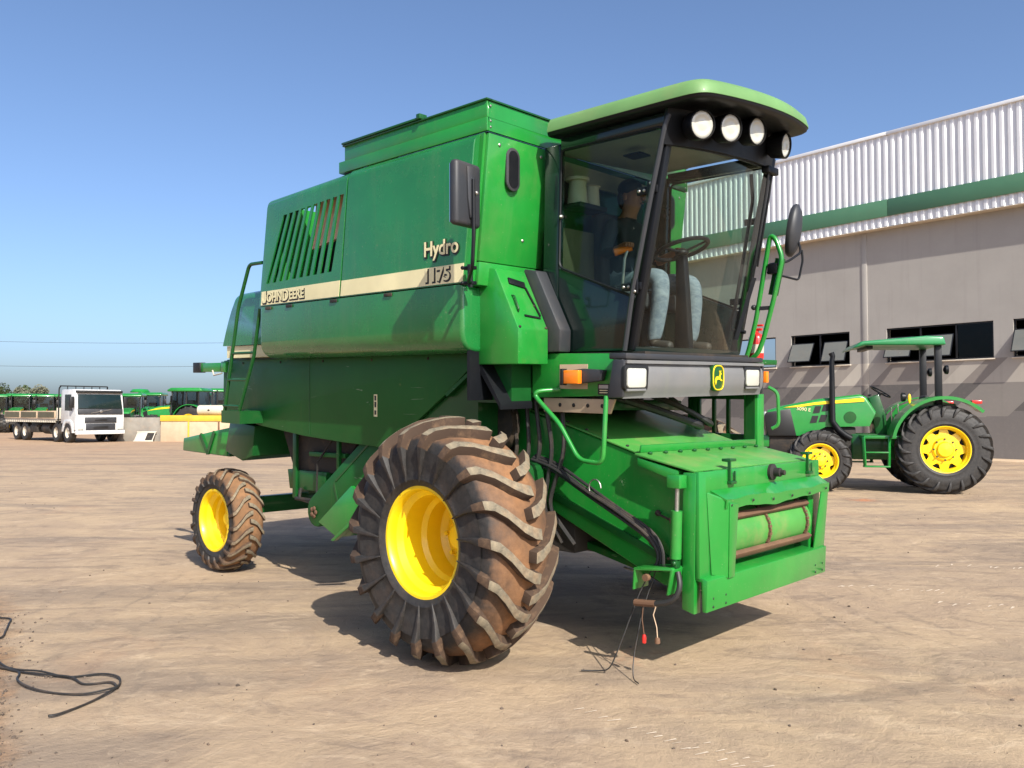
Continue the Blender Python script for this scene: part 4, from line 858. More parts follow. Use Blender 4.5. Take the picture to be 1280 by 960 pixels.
# ================================================================== OPERATOR
def operator():
    J = {'pelvis': (.27, .04, 2.58), 'belly': (.26, .04, 2.74), 'chest': (.25, .04, 2.93), 'neckb': (.27, .04, 3.06), 'neck': (.29, .04, 3.11), 'head0': (.31, .04, 3.17), 'head1': (.32, .04, 3.25), 'head2': (.315, .04, 3.31),
         'hipR': (.30, -.06, 2.56), 'kneeR': (.69, -.14, 2.60), 'shinR': (.685, -.145, 2.4), 'ankR': (.64, -.15, 2.17), 'heelR': (.635, -.15, 2.11), 'toeR': (.80, -.16, 2.095),
         'hipL': (.30, .14, 2.56), 'kneeL': (.74, .21, 2.58), 'shinL': (.745, .21, 2.38), 'ankL': (.72, .21, 2.17), 'heelL': (.715, .21, 2.11), 'toeL': (.88, .23, 2.095),
         'shR': (.26, -.14, 3.01), 'elR': (.27, -.25, 2.77), 'wrR': (.43, -.27, 2.80), 'haR': (.48, -.285, 2.815), 'shL': (.26, .22, 3.01), 'elL': (.36, .30, 2.76), 'wrL': (.56, .22, 2.80), 'haL': (.605, .20, 2.815)}
    rad = {'pelvis': (.155, .12), 'belly': (.15, .115), 'chest': (.165, .115), 'neckb': (.09, .08), 'neck': (.055, .055), 'head0': (.07, .08), 'head1': (.078, .095), 'head2': (.06, .075),
           'hipR': (.10, .10), 'kneeR': (.074, .074), 'shinR': (.064, .064), 'ankR': (.060, .060), 'heelR': (.042, .042), 'toeR': (.036, .036), 'shR': (.065, .065), 'elR': (.045, .045), 'wrR': (.030, .03), 'haR': (.036, .022)}
    E_ = [('pelvis', 'belly'), ('belly', 'chest'), ('chest', 'neckb'), ('neckb', 'neck'), ('neck', 'head0'), ('head0', 'head1'), ('head1', 'head2')]
    for s in 'RL': E_ += [('pelvis', 'hip' + s), ('hip' + s, 'knee' + s), ('knee' + s, 'shin' + s), ('shin' + s, 'ank' + s), ('ank' + s, 'heel' + s), ('heel' + s, 'toe' + s), ('chest', 'sh' + s), ('sh' + s, 'el' + s), ('el' + s, 'wr' + s), ('wr' + s, 'ha' + s)]
    # fingers and thumbs, closed round lever and wheel
    for s, c, fw in (('R', V(J['haR']), V((.9, -.3, .1)).normalized()), ('L', V(J['haL']), V((.9, -.25, .1)).normalized())):
        sidev = fw.cross(V((0, 0, 1))).normalized()
        for k in range(4):
            o_ = sidev * (-.027 + .018 * k); ln = (.030, .035, .033, .025)[k]
            J[f'f{s}{k}a'] = tuple(c + o_ + fw * .035 + V((0, 0, .01))); J[f'f{s}{k}b'] = tuple(c + o_ + fw * (.035 + ln) + V((0, 0, .0))); J[f'f{s}{k}c'] = tuple(c + o_ + fw * (.035 + ln * .8) - V((0, 0, .028)))
            E_ += [('ha' + s, f'f{s}{k}a'), (f'f{s}{k}a', f'f{s}{k}b'), (f'f{s}{k}b', f'f{s}{k}c')]
            for q in 'abc': rad[f'f{s}{k}{q}'] = (.0085, .0085)
        th = sidev * (.035 if s == 'L' else -.035)
        J[f't{s}a'] = tuple(c + th - fw * .01); J[f't{s}b'] = tuple(c + th * 1.15 + fw * .03 - V((0, 0, .015))); E_ += [('ha' + s, f't{s}a'), (f't{s}a', f't{s}b')]
        rad[f't{s}a'] = (.011, .011); rad[f't{s}b'] = (.009, .009)
    names = list(J); me = bpy.data.meshes.new('person'); me.from_pydata([J[n] for n in names], [(names.index(a), names.index(b)) for a, b in E_], [])
    ob = bpy.data.objects.new('tmp', me); col.objects.link(ob)
    md = ob.modifiers.new('s', 'SKIN'); md.use_smooth_shade = True; ob.modifiers.new('d', 'SUBSURF').levels = 2
    for n, v in zip(names, me.skin_vertices[0].data):
        r = rad.get(n) or rad.get(n[:-1] + 'R') or (.01, .01); v.radius = r; v.use_root = (n == 'pelvis')
    dg = bpy.context.evaluated_depsgraph_get(); out = bpy.data.meshes.new_from_object(ob.evaluated_get(dg)); bpy.data.objects.remove(ob)
    for m_ in ('shirt', 'denim', 'skin', 'shoe'): out.materials.append(Mt[m_])
    for p in out.polygons:
        c = p.center; p.use_smooth = True
        if c.z < 2.148: k = 3
        elif c.z > 3.075 or (c.z > 2.7 and c.x > .385): k = 2
        elif c.z < 2.665 and not (c.x < .40 and c.z > 2.66): k = 1
        else: k = 0
        p.material_index = k
    o = bpy.data.objects.new('person', out); col.objects.link(o); o.matrix_world = CW @ BT
    tag(o, 'person in dark shirt and pale jeans sitting at the steering wheel in the combine cab', 'person')
    hair = MB().ell((.295, .04, 3.30), (.098, .088, .075), 16, 10).ell((.255, .04, 3.23), (.055, .08, .09), 12, 8).build('hair', 'hair', o)
    for y in (.005, .075): MB().ell((.405, y, 3.245), (.010, .016, .009), 10, 6).build('eye', 'hair', o)
    MB().ell((.418, .04, 3.215), (.018, .014, .022), 10, 6).build('nose', 'skin', o); MB().ell((.402, .04, 3.175), (.010, .026, .006), 10, 6).build('mouth', 'rust', o)
    for y in (-.046, .126): MB().ell((.31, y, 3.225), (.022, .010, .032), 10, 6).build('ear', 'skin', o)
operator()
# fire extinguisher on the left platform
fe = thing('fire_extinguisher', 'red fire extinguisher behind the green handrail beside the combine cab', 'extinguisher'); fe.matrix_world = CW @ BT @ M.Translation((.80, 1.07, 2.022))
MB().lathe([(.055, 0), (.06, .015), (.06, .17), (.045, .20), (.02, .215), (.02, .23)], n=20, ax='z').build('cylinder', 'red', fe)
MB().lathe([(.061, .05), (.061, .12)], n=20, ax='z', caps=False).build('paper_label', 'offwhite', fe)
MB().box(-.02, .05, -.012, .012, .23, .25).box(-.02, .06, -.01, .01, .265, .28).build('valve_handle', 'red', fe, .003)

# ================================================================== OPEN TRACTOR
TH = math.atan2(.5, -2.24)
tr = thing('open_tractor', 'green open-station tractor with flat canopy and yellow wheels in front of grey building', 'tractor', (8.55, 16.63, 0), TH)
tt = tyremat('clean_tyre', .9, 1.2, srgb(120, 104, 86), 2., .12)
def spoke_rim(r, W, face, hubr, nsp=8):
    def fn(ty):
        hw = W / 2; y0 = -hw * .80
        MB().lathe([(r + .022, y0 + .03), (r + .025, y0), (r + .01, y0 - .012), (r - .008, y0 - .008), (r - .02, y0 + .03), (r - .05, y0 + .06), (r - .06, y0 + .20), (r - .05, y0 + .30)], n=48, caps=False).build('rim', 'yellow', ty)
        d = MB().lathe([(r * .70, y0 + face + .03), (r * .66, y0 + face), (r * .50, y0 + face - .005), (r * .44, y0 + face - .05), (hubr * 1.2, y0 + face - .055), (hubr, y0 + face - .10), (.001, y0 + face - .11)], n=40, caps=False)
        for k in range(nsp):
            a = 2 * math.pi * k / nsp; m_ = M.Rotation(a, 4, 'Y')
            d.hexa([m_ @ V(p) for p in ((r * .60, y0 + face, -.10), (r * .95, y0 + face + .02, -.06), (r * .95, y0 + face + .02, .06), (r * .60, y0 + face, .10), (r * .60, y0 + face + .02, -.10), (r * .95, y0 + face + .04, -.06), (r * .95, y0 + face + .04, .06), (r * .60, y0 + face + .02, .10))])
        d.build('wheel_disc', 'yellow', ty)
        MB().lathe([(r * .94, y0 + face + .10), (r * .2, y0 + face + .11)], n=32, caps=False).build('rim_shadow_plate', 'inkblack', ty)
        nm = MB().lathe([(.018, -.03), (.018, -.075), (.001, -.076)], n=6, caps=False).mesh('wheel_nut')
        for k in range(8):
            a = 2 * math.pi * k / 8; link('wheel_nut', nm, 'dirtymetal', ty, (hubr * 1.55 * math.cos(a), y0 + face, hubr * 1.55 * math.sin(a)))
    return fn
# near side is +y (left): flip so that the outer face looks at +y
for sd in (1, -1):
    wheel(tr, 'rear_tyre', (0, sd * .72, .865), .820, .46, .445, .050, 20, tt, spoke_rim(.445, .46, .10, .13), flip=sd > 0, lugs='tread', lean=.34, wl=.30, deep=.3, vdir=1 if sd > 0 else -1, topmat=False)
    wheel(tr, 'front_tyre', (2.28, sd * .74, .615), .580, .34, .335, .036, 18, tt, spoke_rim(.335, .34, .08, .09, 6), flip=sd > 0, lugs='tread', lean=.36, wl=.30, deep=.3, vdir=1 if sd > 0 else -1, topmat=False)
    # fender
    def fpt(a, r, y): return (r * math.cos(a), y, .865 + r * math.sin(a))
    y0, y1 = sorted((sd * .50, sd * .98))
    fm = MB(); N = 20; vs = []
    for k in range(N + 1):
        a = R(10 + 135 * (1 - k / N)); a = R(48) + (R(166) - R(48)) * k / N
        r0 = .98 + .06 * math.cos(a - R(100)); xx = 0
        for (dy, rr) in ((0, r0), (1, r0 - .01), (1, r0 - .07), (0, r0 - .025)):
            p = fpt(math.pi - a, rr, sd * (.50 if dy == 0 else .99)); vs.append(p)
    fs = []
    for k in range(N):
        for j in range(4): fs.append((k * 4 + j, k * 4 + (j + 1) % 4, (k + 1) * 4 + (j + 1) % 4, (k + 1) * 4 + j))
    fs += [(3, 2, 1, 0), (N * 4, N * 4 + 1, N * 4 + 2, N * 4 + 3)]
    fd = fm.add(vs, fs).build('fender', 'green_far', tr, smooth=40)
    MB().prism([(.85, .9), (.95, 1.1), (.55, 1.70), (.2, 1.82), (-.3, 1.75), (-.5, 1.2), (0, .9)], 'y', *sorted((sd * .48, sd * .50))).build('fender_inner', 'green_far', tr)
    MB().box(-.64, -.46, *sorted((sd * .80, sd * .96)), 1.745, 1.815).build('tail_light', 'red', tr, .015)
    # roll bar
    for x in (.02,): MB().box(x - .065, x + .055, *sorted((sd * .50, sd * .60)), 1.45, 2.98).build('roll_bar_post', 'black', tr, .008)
    wlx = MB().lathe([(.03, .06), (.085, .03), (.09, -.02), (.001, -.022)], (-.13, sd * .58, 2.42), 'x', 16); wlx.build('work_light', 'black', tr)
    wlx = MB().lathe([(.03, -.06), (.085, -.03), (.09, .03), (.001, .032)], (.62 + (.10 if sd > 0 else .4), sd * .80, 1.88), 'x', 16); wlx.build('work_light', 'black', tr)
    MB().prism([(1.45, .50), (1.05, .50), (1.12, 1.06), (1.40, 1.06)], 'y', *sorted((sd * .70, sd * .73))).build('step_side', 'green_far', tr, .006) if False else None
    stp = MB().beam((1.46, sd * .80, 1.10), (1.44, sd * .82, .50), .03, .06).beam((.98, sd * .80, 1.10), (1.0, sd * .82, .50), .03, .06); stp.box(.98, 1.46, *sorted((sd * .70, sd * .86)), .50, .53).box(1.0, 1.44, *sorted((sd * .70, sd * .84)), .78, .805)
    stp.build('step', 'green_far', tr, .004)
    # hood side vents: four slanted dark panes
    for (vx, vz) in ((2.34, 1.56), (2.17, 1.60), (2.40, 1.36), (2.23, 1.38)):
        MB().prism([(vx, vz), (vx - .13, vz + .01), (vx - .17, vz + .15), (vx - .05, vz + .15)], 'y', *sorted((sd * .335, sd * .345))).build('hood_vent', 'inkblack', tr)
    MB().prism([(2.92, 1.68), (2.3, 1.785), (1.35, 1.88), (1.35, 1.80), (2.3, 1.735), (2.6, 1.69)], 'y', *sorted((sd * .338, sd * .350))).build('hood_stripe', 'yellow', tr)
    MB().lathe([(.12, sd * .33), (.12, sd * .345)], (1.62, 0, 1.48), n=20).build('filter_cover', 'green_dark', tr)
hood = MB().prism([(3.22, 1.10), (3.28, 1.50), (3.22, 1.62), (2.9, 1.72), (2.2, 1.86), (1.42, 1.95), (1.30, 1.90), (1.12, 1.60), (1.25, 1.30), (2.1, 1.28), (2.45, 1.10)], 'y', -.335, .335)
hood.build('hood', 'green_far', tr, [(.07, 4, lambda m, d: abs(m.y) > .3 and m.z > 1.5 and m.x < 3.25)])
gr_ = MB().prism([(3.225, 1.09), (3.30, 1.50), (3.26, 1.58), (2.78, 1.66), (2.66, 1.09)], 'y', -.345, .345); gr_.build('grille', 'inkblack', tr, .02)
for y in (-.22, .22): MB().ell((3.27, y, 1.53), (.05, .11, .07), 12, 8).build('headlight', 'lens', tr)
MB().box(1.5, 3.2, -.26, .26, .70, 1.28).build('engine', 'dirtymetal', tr, .03)
MB().box(2.5, 3.62, -.24, .24, .86, 1.10).box(3.45, 3.66, -.30, .30, .80, 1.18).build('front_ballast', 'green_far', tr, .02)
MB().box(-.35, 1.6, -.28, .28, .62, 1.15).build('transmission', 'green_dark', tr, .04)
MB().lathe([(.14, -.55), (.14, .55)], (0, 0, .865), n=16).build('rear_axle', 'green_dark', tr); MB().lathe([(.09, -.6), (.09, .6)], (2.28, 0, .615), n=14).build('front_axle', 'green_dark', tr)
MB().prism([(1.45, 1.06), (.45, 1.06), (.45, 1.12), (1.45, 1.12)], 'y', -.80, .80).build('platform', 'green_far', tr, .01)
MB().prism([(1.12, 1.12), (1.25, 1.88), (1.05, 1.95), (.92, 1.5), (.9, 1.12)], 'y', -.28, .28).build('dashboard', 'green_dark', tr, .03)
MB().tube([(1.10, 0, 1.7), (.98, 0, 1.98)], .035, 10).build('steering_column', 'black', tr)
sw2 = MB().tube([(.97 + .21 * math.cos(a) * .85, .21 * math.sin(a), 2.0 + .21 * math.cos(a) * .52) for a in [2 * math.pi * k / 28 for k in range(28)]], .016, 8, closed=True)
for a in (0, 2.1, 4.2): sw2.beam((.97, 0, 1.98), (.97 + .2 * math.cos(a) * .85, .2 * math.sin(a), 2.0 + .2 * math.cos(a) * .52), .03, .012)
sw2.build('steering_wheel', 'black', tr)
seat2 = MB().box(.22, .66, -.24, .24, 1.42, 1.54).build('seat', 'seat', tr, [(.03, 3, None)]); MB().prism([(.14, 1.5), (.26, 1.5), (.18, 1.92), (.10, 1.92)], 'y', -.22, .22).build('backrest', 'seat', seat2, [(.03, 3, None)])
MB().tube([(.72, .45, 1.35), (.75, .48, 1.75)], .012, 8).tube([(.85, .42, 1.3), (.86, .44, 1.68)], .012, 8).build('lever', 'steel', tr)
MB().ell((.55, .56, 1.85), (.03, .02, .10)).build('reflector', 'yellow', tr)
MB().prism([(1.62, 2.86), (1.46, 3.00), (.25, 3.09), (-.06, 3.07), (-.10, 2.90), (1.38, 2.92)], 'y', -.72, .72).build('canopy', 'canopy', tr, [(.04, 3, None)])
MB().box(1.2, 1.32, -.5, .5, 2.86, 2.93).build('canopy_brace', 'black', tr, .01)
MB().tube([(1.62, .36, 1.05), (1.74, .38, 1.12), (1.86, .40, 1.22), (1.97, .40, 1.40), (1.97, .40, 2.62), (1.95, .40, 2.72), (1.98, .40, 2.80)], [.07, .07, .07, .062, .05, .052, .058], 14).build('exhaust', 'black', tr)
text('model_number', '5090 E', .10, 'cream', tr, M.Translation((2.66, .348, 1.63)) @ M.Rotation(R(180), 4, 'Z') @ M.Rotation(R(90), 4, 'X') @ M.Rotation(R(-7), 4, 'Z'), .001)
MB().box(-.98, -.75, -.12, .12, .50, .62).build('hitch', 'green_far', tr, .01)

# ================================================================== WAREHOUSE
WD = V((.644, -.765, 0)).normalized(); wa = math.atan2(WD.y, WD.x)
wh = thing('warehouse', 'long grey warehouse with white corrugated cladding and a dark green fascia band', 'building', (16.2, 25.9, 0), wa)
def wallmat():
    t = NT('painted_wall'); o = t.coord(); sx = t.n('SeparateXYZ'); t.l(o, sx.inputs[0]); x, z = sx.outputs[0], sx.outputs[2]
    base = srgb(162, 157, 150)
    n = t.noise(.7, 5, .6); n2 = t.noise(9, 5, .7)
    u = t.math('SUBTRACT', x, t.math('MULTIPLY', z, 1.0))
    fl_ = t.math('FLOOR', t.math('DIVIDE', u, .62)); wn_ = t.n('TexWhiteNoise', noise_dimensions='1D'); t.l(t.math('ADD', fl_, 3.37), wn_.inputs['W']); r = wn_.outputs['Value']
    upper = t.ramp(r, [(0, srgb(158, 150, 140)), (.30, srgb(140, 133, 125)), (.50, srgb(176, 168, 156)), (.74, srgb(138, 130, 122)), (.86, srgb(190, 182, 168))]); 
    lower = t.ramp(r, [(0, srgb(112, 107, 103)), (.30, srgb(92, 88, 86)), (.50, srgb(136, 130, 123)), (.74, srgb(96, 92, 89)), (.86, srgb(150, 143, 134))])
    for rp_ in (upper, lower): rp_.node.color_ramp.interpolation = 'CONSTANT'
    m1 = t.math('LESS_THAN', z, t.math('ADD', 3.33, 0.)); m2 = t.math('LESS_THAN', z, 2.53); m3 = t.math('LESS_THAN', z, t.math('ADD', .95, t.math('MULTIPLY', r, .85)))
    c = t.mix(m1, base, upper); c = t.mix(m2, c, lower); c = t.mix(m3, c, srgb(116, 111, 107))
    c = t.mix(t.math('MULTIPLY', t.g(n, .4, .75), .16), c, srgb(96, 90, 84)); c = t.mix(t.math('MULTIPLY', t.g(n2, .5, .8), .10), c, srgb(190, 178, 160))
    st_ = t.noise(1.5, 5, .6, o, 0, ((3, 3, .15), (0, 0, 0))); c = t.mix(t.math('MULTIPLY', t.g(st_, .55, .75), .12), c, srgb(92, 86, 80))
    t.base(c); t.rough(.85); t.bump(n2, .12, .01); return t.m
wins = [(-10.6, -8.76), (-8.08, -5.68), (-4.30, -.80), (-.22, 3.3)]
Z0, Z1 = 3.33, 4.55; XL, XR = -40., 14.
wm = MB(); wm.box(XL, XR, 0, .3, -.2, Z0).box(XL, XR, 0, .3, Z1, 8.6)
ed = [XL] + [e for wq in wins for e in wq] + [XR]
for i in range(0, len(ed), 2): wm.box(ed[i], ed[i + 1], 0, .3, Z0, Z1)
wm.build('wall', wallmat(), wh, smooth=0)
for x in (-5.08, -15.1, -25.1, -35.1, 5.0): MB().box(x - .11, x + .11, -.03, .02, -.1, 8.3).build('panel_joint', paint('joint_paint', srgb(150, 143, 134), .85, .1, 0), wh, .01) if False else MB().box(x - .10, x + .10, -.025, .01, -.1, 8.25).build('pilaster', 'concrete' if False else wh.children[0].data.materials[0], wh, .01)
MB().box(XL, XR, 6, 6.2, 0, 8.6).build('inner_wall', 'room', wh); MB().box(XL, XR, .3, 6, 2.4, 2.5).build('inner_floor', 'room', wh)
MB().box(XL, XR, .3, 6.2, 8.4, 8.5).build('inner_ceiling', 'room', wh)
MB().box(XL, XL + .3, .3, 30, -.2, 11.3).box(XR - .3, XR, .3, 30, -.2, 11.3).build('end_wall', wh.children[0].data.materials[0], wh)
MB().box(XL, XR, 29.7, 30, -.2, 11.3).build('back_wall', wh.children[0].data.materials[0], wh)
MB().hexa([(XL, -.3, 11.30), (XR, -.3, 11.30), (XR, 30, 11.30), (XL, 30, 11.30), (XL, -.3, 11.36), (XR, -.3, 11.36), (XR, 30, 11.36), (XL, 30, 11.36)]).build('roof_deck', 'clad', wh)
# corrugated sheets
sh = MB(); prof = []
for k in range(4):
    x = k * .25; prof += [(x, 0), (x + .09, 0), (x + .125, -.034), (x + .21, -.034), (x + .245, 0)]
prof.append((1.0, 0))
sh.add([(p[0], p[1], 8.15) for p in prof] + [(p[0], p[1], 11.42) for p in prof], [(i, i + 1, i + 1 + len(prof), i + len(prof)) for i in range(len(prof) - 1)])
sme = sh.mesh('cladding_sheet', smooth=0); sme.materials.append(Mt['clad'])
for k in range(int(XR - XL)):
    o = bpy.data.objects.new('cladding_sheet', sme); col.objects.link(o); o.parent = wh; o.location = (XL + k, -.36 - .002 * (k % 2), 0)
k = XL
while k < XR:
    MB().box(k + .006, min(k + 6, XR) - .006, -.445, -.412, 8.50, 9.10).build('fascia_panel', 'fascia', wh, .004)
    MB().box(k + .006, min(k + 6, XR) - .006, -.45, -.25, 11.40, 11.52).build('roof_flashing', 'clad', wh, .01)
    MB().box(k + .006, min(k + 6, XR) - .006, -.39, -.001, 8.12, 8.145).build('soffit_panel', 'soffit', wh, .003); k += 6
# windows
for wi, (a, b) in enumerate(wins):
    wf = MB(); t_ = .05; mids = []
    n_ = 2 if b - a < 2.6 else 3; stp = (b - a) / n_
    wf.box(a, b, .05, .13, Z0, Z0 + t_).box(a, b, .05, .13, Z1 - t_, Z1).box(a, a + t_, .05, .13, Z0, Z1).box(b - t_, b, .05, .13, Z0, Z1)
    for q in range(1, n_): wf.box(a + q * stp - .025, a + q * stp + .025, .05, .13, Z0, Z1)
    wo = wf.build('window', 'windowframe', wh)
    MB().box(a - .05, b + .05, -.05, .05, Z0 - .045, Z0 - .002).build('sill', 'soffit', wo, .005)
    for q in range(n_):
        x0, x1 = a + q * stp + .03, a + (q + 1) * stp - .03
        if wi == 0 or (wi == 2 and q == 2):
            MB().box(x0, x1, .085, .092, Z0 + t_, Z1 - t_).build('pane', 'glass_bright' if wi == 0 else 'glass_win', wo)
        else:
            ang = R(-27 if q != 1 else -22); w2_ = (x1 - x0) * .80; xs = x0 + (0 if q == 0 else .16)
            m_ = M.Translation((xs, .05, Z1 - .35)) @ M.Rotation(ang, 4, 'X')
            MB().box(0, w2_, -.01, .0, -.78, 0, m_).build('open_pane', 'glass_pane', wo)
            fr_ = MB().box(0, w2_, -.014, .004, -.80, -.77, m_).box(0, w2_, -.014, .004, -.01, .02, m_).box(-.02, .01, -.014, .004, -.80, .02, m_).box(w2_ - .01, w2_ + .02, -.014, .004, -.80, .02, m_); fr_.build('pane_frame', 'windowframe', wo)
pvt = MB().box(XL, XR, -1.3, -.001, -.15, .06).build('pavement', 'tan', None, .01); pvt.location = (16.2, 25.9, 0); pvt.rotation_euler = (0, 0, wa); tag(pvt, kind='structure')

# ================================================================== TRUCK
tk = thing('flatbed_truck', 'white flatbed truck with low tan dropside bed and dark windscreen', 'truck', (-20.75, 41.2, 0), R(-40))
TX = 0
fw = 2.36 / 2
cabp = [(-.02, .62), (.0, 1.25), (-.04, 1.55), (-.22, 2.52), (-.40, 2.68), (-1.75, 2.68), (-1.85, 2.5), (-1.85, .95), (-1.15, .95), (-1.05, .62)]
MB().prism(cabp, 'y', -fw, fw).build('cab', 'white', tk, [(.05, 3, None)])
MB().hexa([(.0, -1.08, 1.72), (.0, 1.08, 1.72), (-.155, 1.05, 2.42), (-.155, -1.05, 2.42), (-.07, -1.08, 1.70), (-.07, 1.08, 1.70), (-.225, 1.05, 2.42), (-.225, -1.05, 2.42)]).build('windscreen', 'glass_far' if False else 'cabdark', tk, .01)
MB().hexa([(.03, -1.10, 1.42), (.03, 1.10, 1.42), (.0, 1.10, 1.70), (.0, -1.10, 1.70), (-.1, -1.10, 1.42), (-.1, 1.10, 1.42), (-.1, 1.10, 1.70), (-.1, -1.10, 1.70)]).build('front_panel', 'darkgrey', tk, .02)
MB().box(.0, .045, -.78, .78, 1.00, 1.28).build('upper_grille', 'darkgrey', tk, .02); MB().box(.0, .05, -.72, .72, .62, .96).build('lower_grille', 'darkgrey', tk, .02)
MB().box(.03, .058, -.36, .36, .70, .84).build('bumper_intake', 'inkblack', tk, .01); MB().box(.02, .056, -.3, .3, 1.09, 1.19).build('grille_intake', 'inkblack', tk, .01)
MB().beam((.05, -.5, 1.48), (.03, .5, 1.66), .015, .03).lathe([(.07, .03), (.07, .065), (.05, .07)], (0, 0, 1.57), 'x', 20).build('emblem', 'steel', tk)
MB().box(-.10, .06, -1.20, 1.20, .42, .62).build('bumper', 'white', tk, .03)
MB().box(-.5, -.06, -1.12, 1.12, 2.50, 2.62).build('sun_visor', 'inkblack', tk, .02)
for sd in (-1, 1):
    MB().box(-.04, .052, *sorted((sd * .84, sd * 1.10)), .66, .92).build('headlight', 'lens', tk, .02)
    MB().prism([(-.45, 1.60), (-1.35, 1.62), (-1.35, 2.42), (-.62, 2.42)], 'y', *sorted((sd * (fw + .001), sd * (fw + .01)))).build('side_window', 'cabdark', tk)
    MB().box(-.30, -.12, *sorted((sd * 1.22, sd * 1.42)), 1.75, 2.3).build('mirror', 'inkblack', tk, .03)
    MB().prism([(-.35, .95), (-.6, 1.15), (-1.3, 1.15), (-1.55, .9), (-1.65, .55), (-1.45, .55), (-1.35, .85), (-1.15, 1.0), (-.7, 1.0), (-.5, .8), (-.45, .5), (-.3, .5)], 'y', *sorted((sd * (fw - .1), sd * (fw + .04)))).build('wheel_arch', 'white', tk, .01)
    for x in (-1.0, -2.4, -6.6, -7.8):
        tyq = MB().lathe([(.27, -.14), (.44, -.15), (.5, -.11), (.5, .11), (.44, .15), (.27, .14)], n=28, caps=False).build('tyre', 'rubberhose', tk, loc=(x, sd * 1.05, .5))
        MB().lathe([(.275, sd * .13), (.24, sd * .10), (.18, sd * .02), (.10, sd * .0), (.09, sd * .08), (.001, sd * .09)], n=24, caps=False).build('rim', 'offwhite', tyq)
MB().box(-9.0, -.6, -.45, .45, .62, .95).build('chassis', 'inkblack', tk, .02)
MB().lathe([(.30, -.5), (.30, .5)], (-3.9, -.85, .68), 'x', 20).build('fuel_tank', 'dirtymetal', tk); MB().box(-5.9, -5.0, -1.15, -.7, .45, .85).box(-5.0, -4.5, 0.7, 1.1, .5, .9).build('storage_box', 'dirtymetal', tk, .02)
MB().box(-9.3, -2.2, -1.25, 1.25, 1.10, 1.18).build('bed_floor', 'offwhite', tk)
for k in range(24):
    x = -9.2 + k * .29
    for sd in (-1, 1): MB().box(x, x + .15, *sorted((sd * 1.18, sd * 1.27)), 1.0, 1.10).build('bed_crossmember', 'offwhite', tk) if k % 1 == 0 else None
for sd in (-1, 1):
    for k in range(3):
        a = -9.28 + k * 2.36; dsd = MB().box(a, a + 2.30, *sorted((sd * 1.26, sd * 1.30)), 1.19, 1.60).build('dropside', 'rust' if False else 'tan', tk, .01)
        MB().box(a + .1, a + 2.2, *sorted((sd * 1.302, sd * 1.306)), 1.25, 1.54).build('dropside_panel', 'cabwall', dsd)
MB().box(-2.2, -2.12, -1.26, 1.26, 1.18, 1.75).build('headboard', 'offwhite', tk, .01)
rk = MB()
for y in (-1.2, 1.2): rk.tube([(-2.1, y, 1.0), (-2.05, y, 2.75), (-1.95, y * .97, 2.86)], .035, 8, round_=.1)
rk.beam((-2.0, -1.18, 2.87), (-2.0, 1.18, 2.87), .05, .06)
for y in (-.8, -.4, 0, .4, .8): rk.beam((-2.05, y, 1.2), (-2.03, y, 2.86), .03, .04)
rk.build('headache_rack', 'inkblack', tk)

# ================================================================== YARD WALLS AND LEFTOVERS
cwall = MB().box(-20.7, -18.32, 42.7, 43.1, -.1, 1.25).build('concrete_wall', 'concrete', None, .02); tag(cwall, 'low plain grey concrete wall between the white truck and the yellow-rimmed bin', 'wall')
bn = thing('steel_bin', 'tan steel bin with a worn yellow top rim beside the concrete wall', 'bin', (-16.2, 43.2, 0))
MB().box(-2.08, 3.4, -.7, .9, -.02, 1.05).build('bin_body', 'tan', bn, .01); MB().box(-2.1, 3.42, -.74, .94, 1.052, 1.36).build('bin_rim', 'yellow_dirty', bn, .015)
for x in (-.62, .95, 2.4): MB().box(x - .04, x + .04, -.745, -.70, .0, 1.05).build('bin_rib', 'yellow_dirty' if x < 0 else 'rust', bn, .005)
lp = thing('leaning_panel', 'white framed steel panel leaning on the foot of the grey concrete wall', 'panel', (-18.95, 42.15, 0))
m_ = M.Translation((0, 0, .02)) @ M.Rotation(R(-42), 4, 'X')
MB().box(-.55, .40, -.02, .02, 0, .62, m_).build('sheet', 'offwhite', lp, .01); MB().box(.0, .36, -.028, -.021, .06, .56, m_).build('dark_infill', 'dirtymetal', lp); fr_ = MB().box(-.58, .44, -.04, .03, -.03, .03, m_).box(-.58, .44, -.04, .03, .60, .66, m_); fr_.build('frame_bar', 'offwhite', lp, .008)
wt = thing('white_tank', 'dirty white plastic tank lying on top of the yellow-rimmed bin', 'tank', (-15.5, 43.3, 1.36))
MB().lathe([(.05, -1.15), (.24, -1.12), (.27, -1.05), (.27, .35), (.22, .40), (.22, .45), (.27, .50), (.27, 1.5), (.05, 1.55)], (0, 0, .27), 'x', 20).build('tank_body', 'offwhite', wt)
MB().lathe([(.05, -.56), (.05, -.50)], (-.4, 0, .27), 'y', 10).build('tank_outlet', 'inkblack', wt)

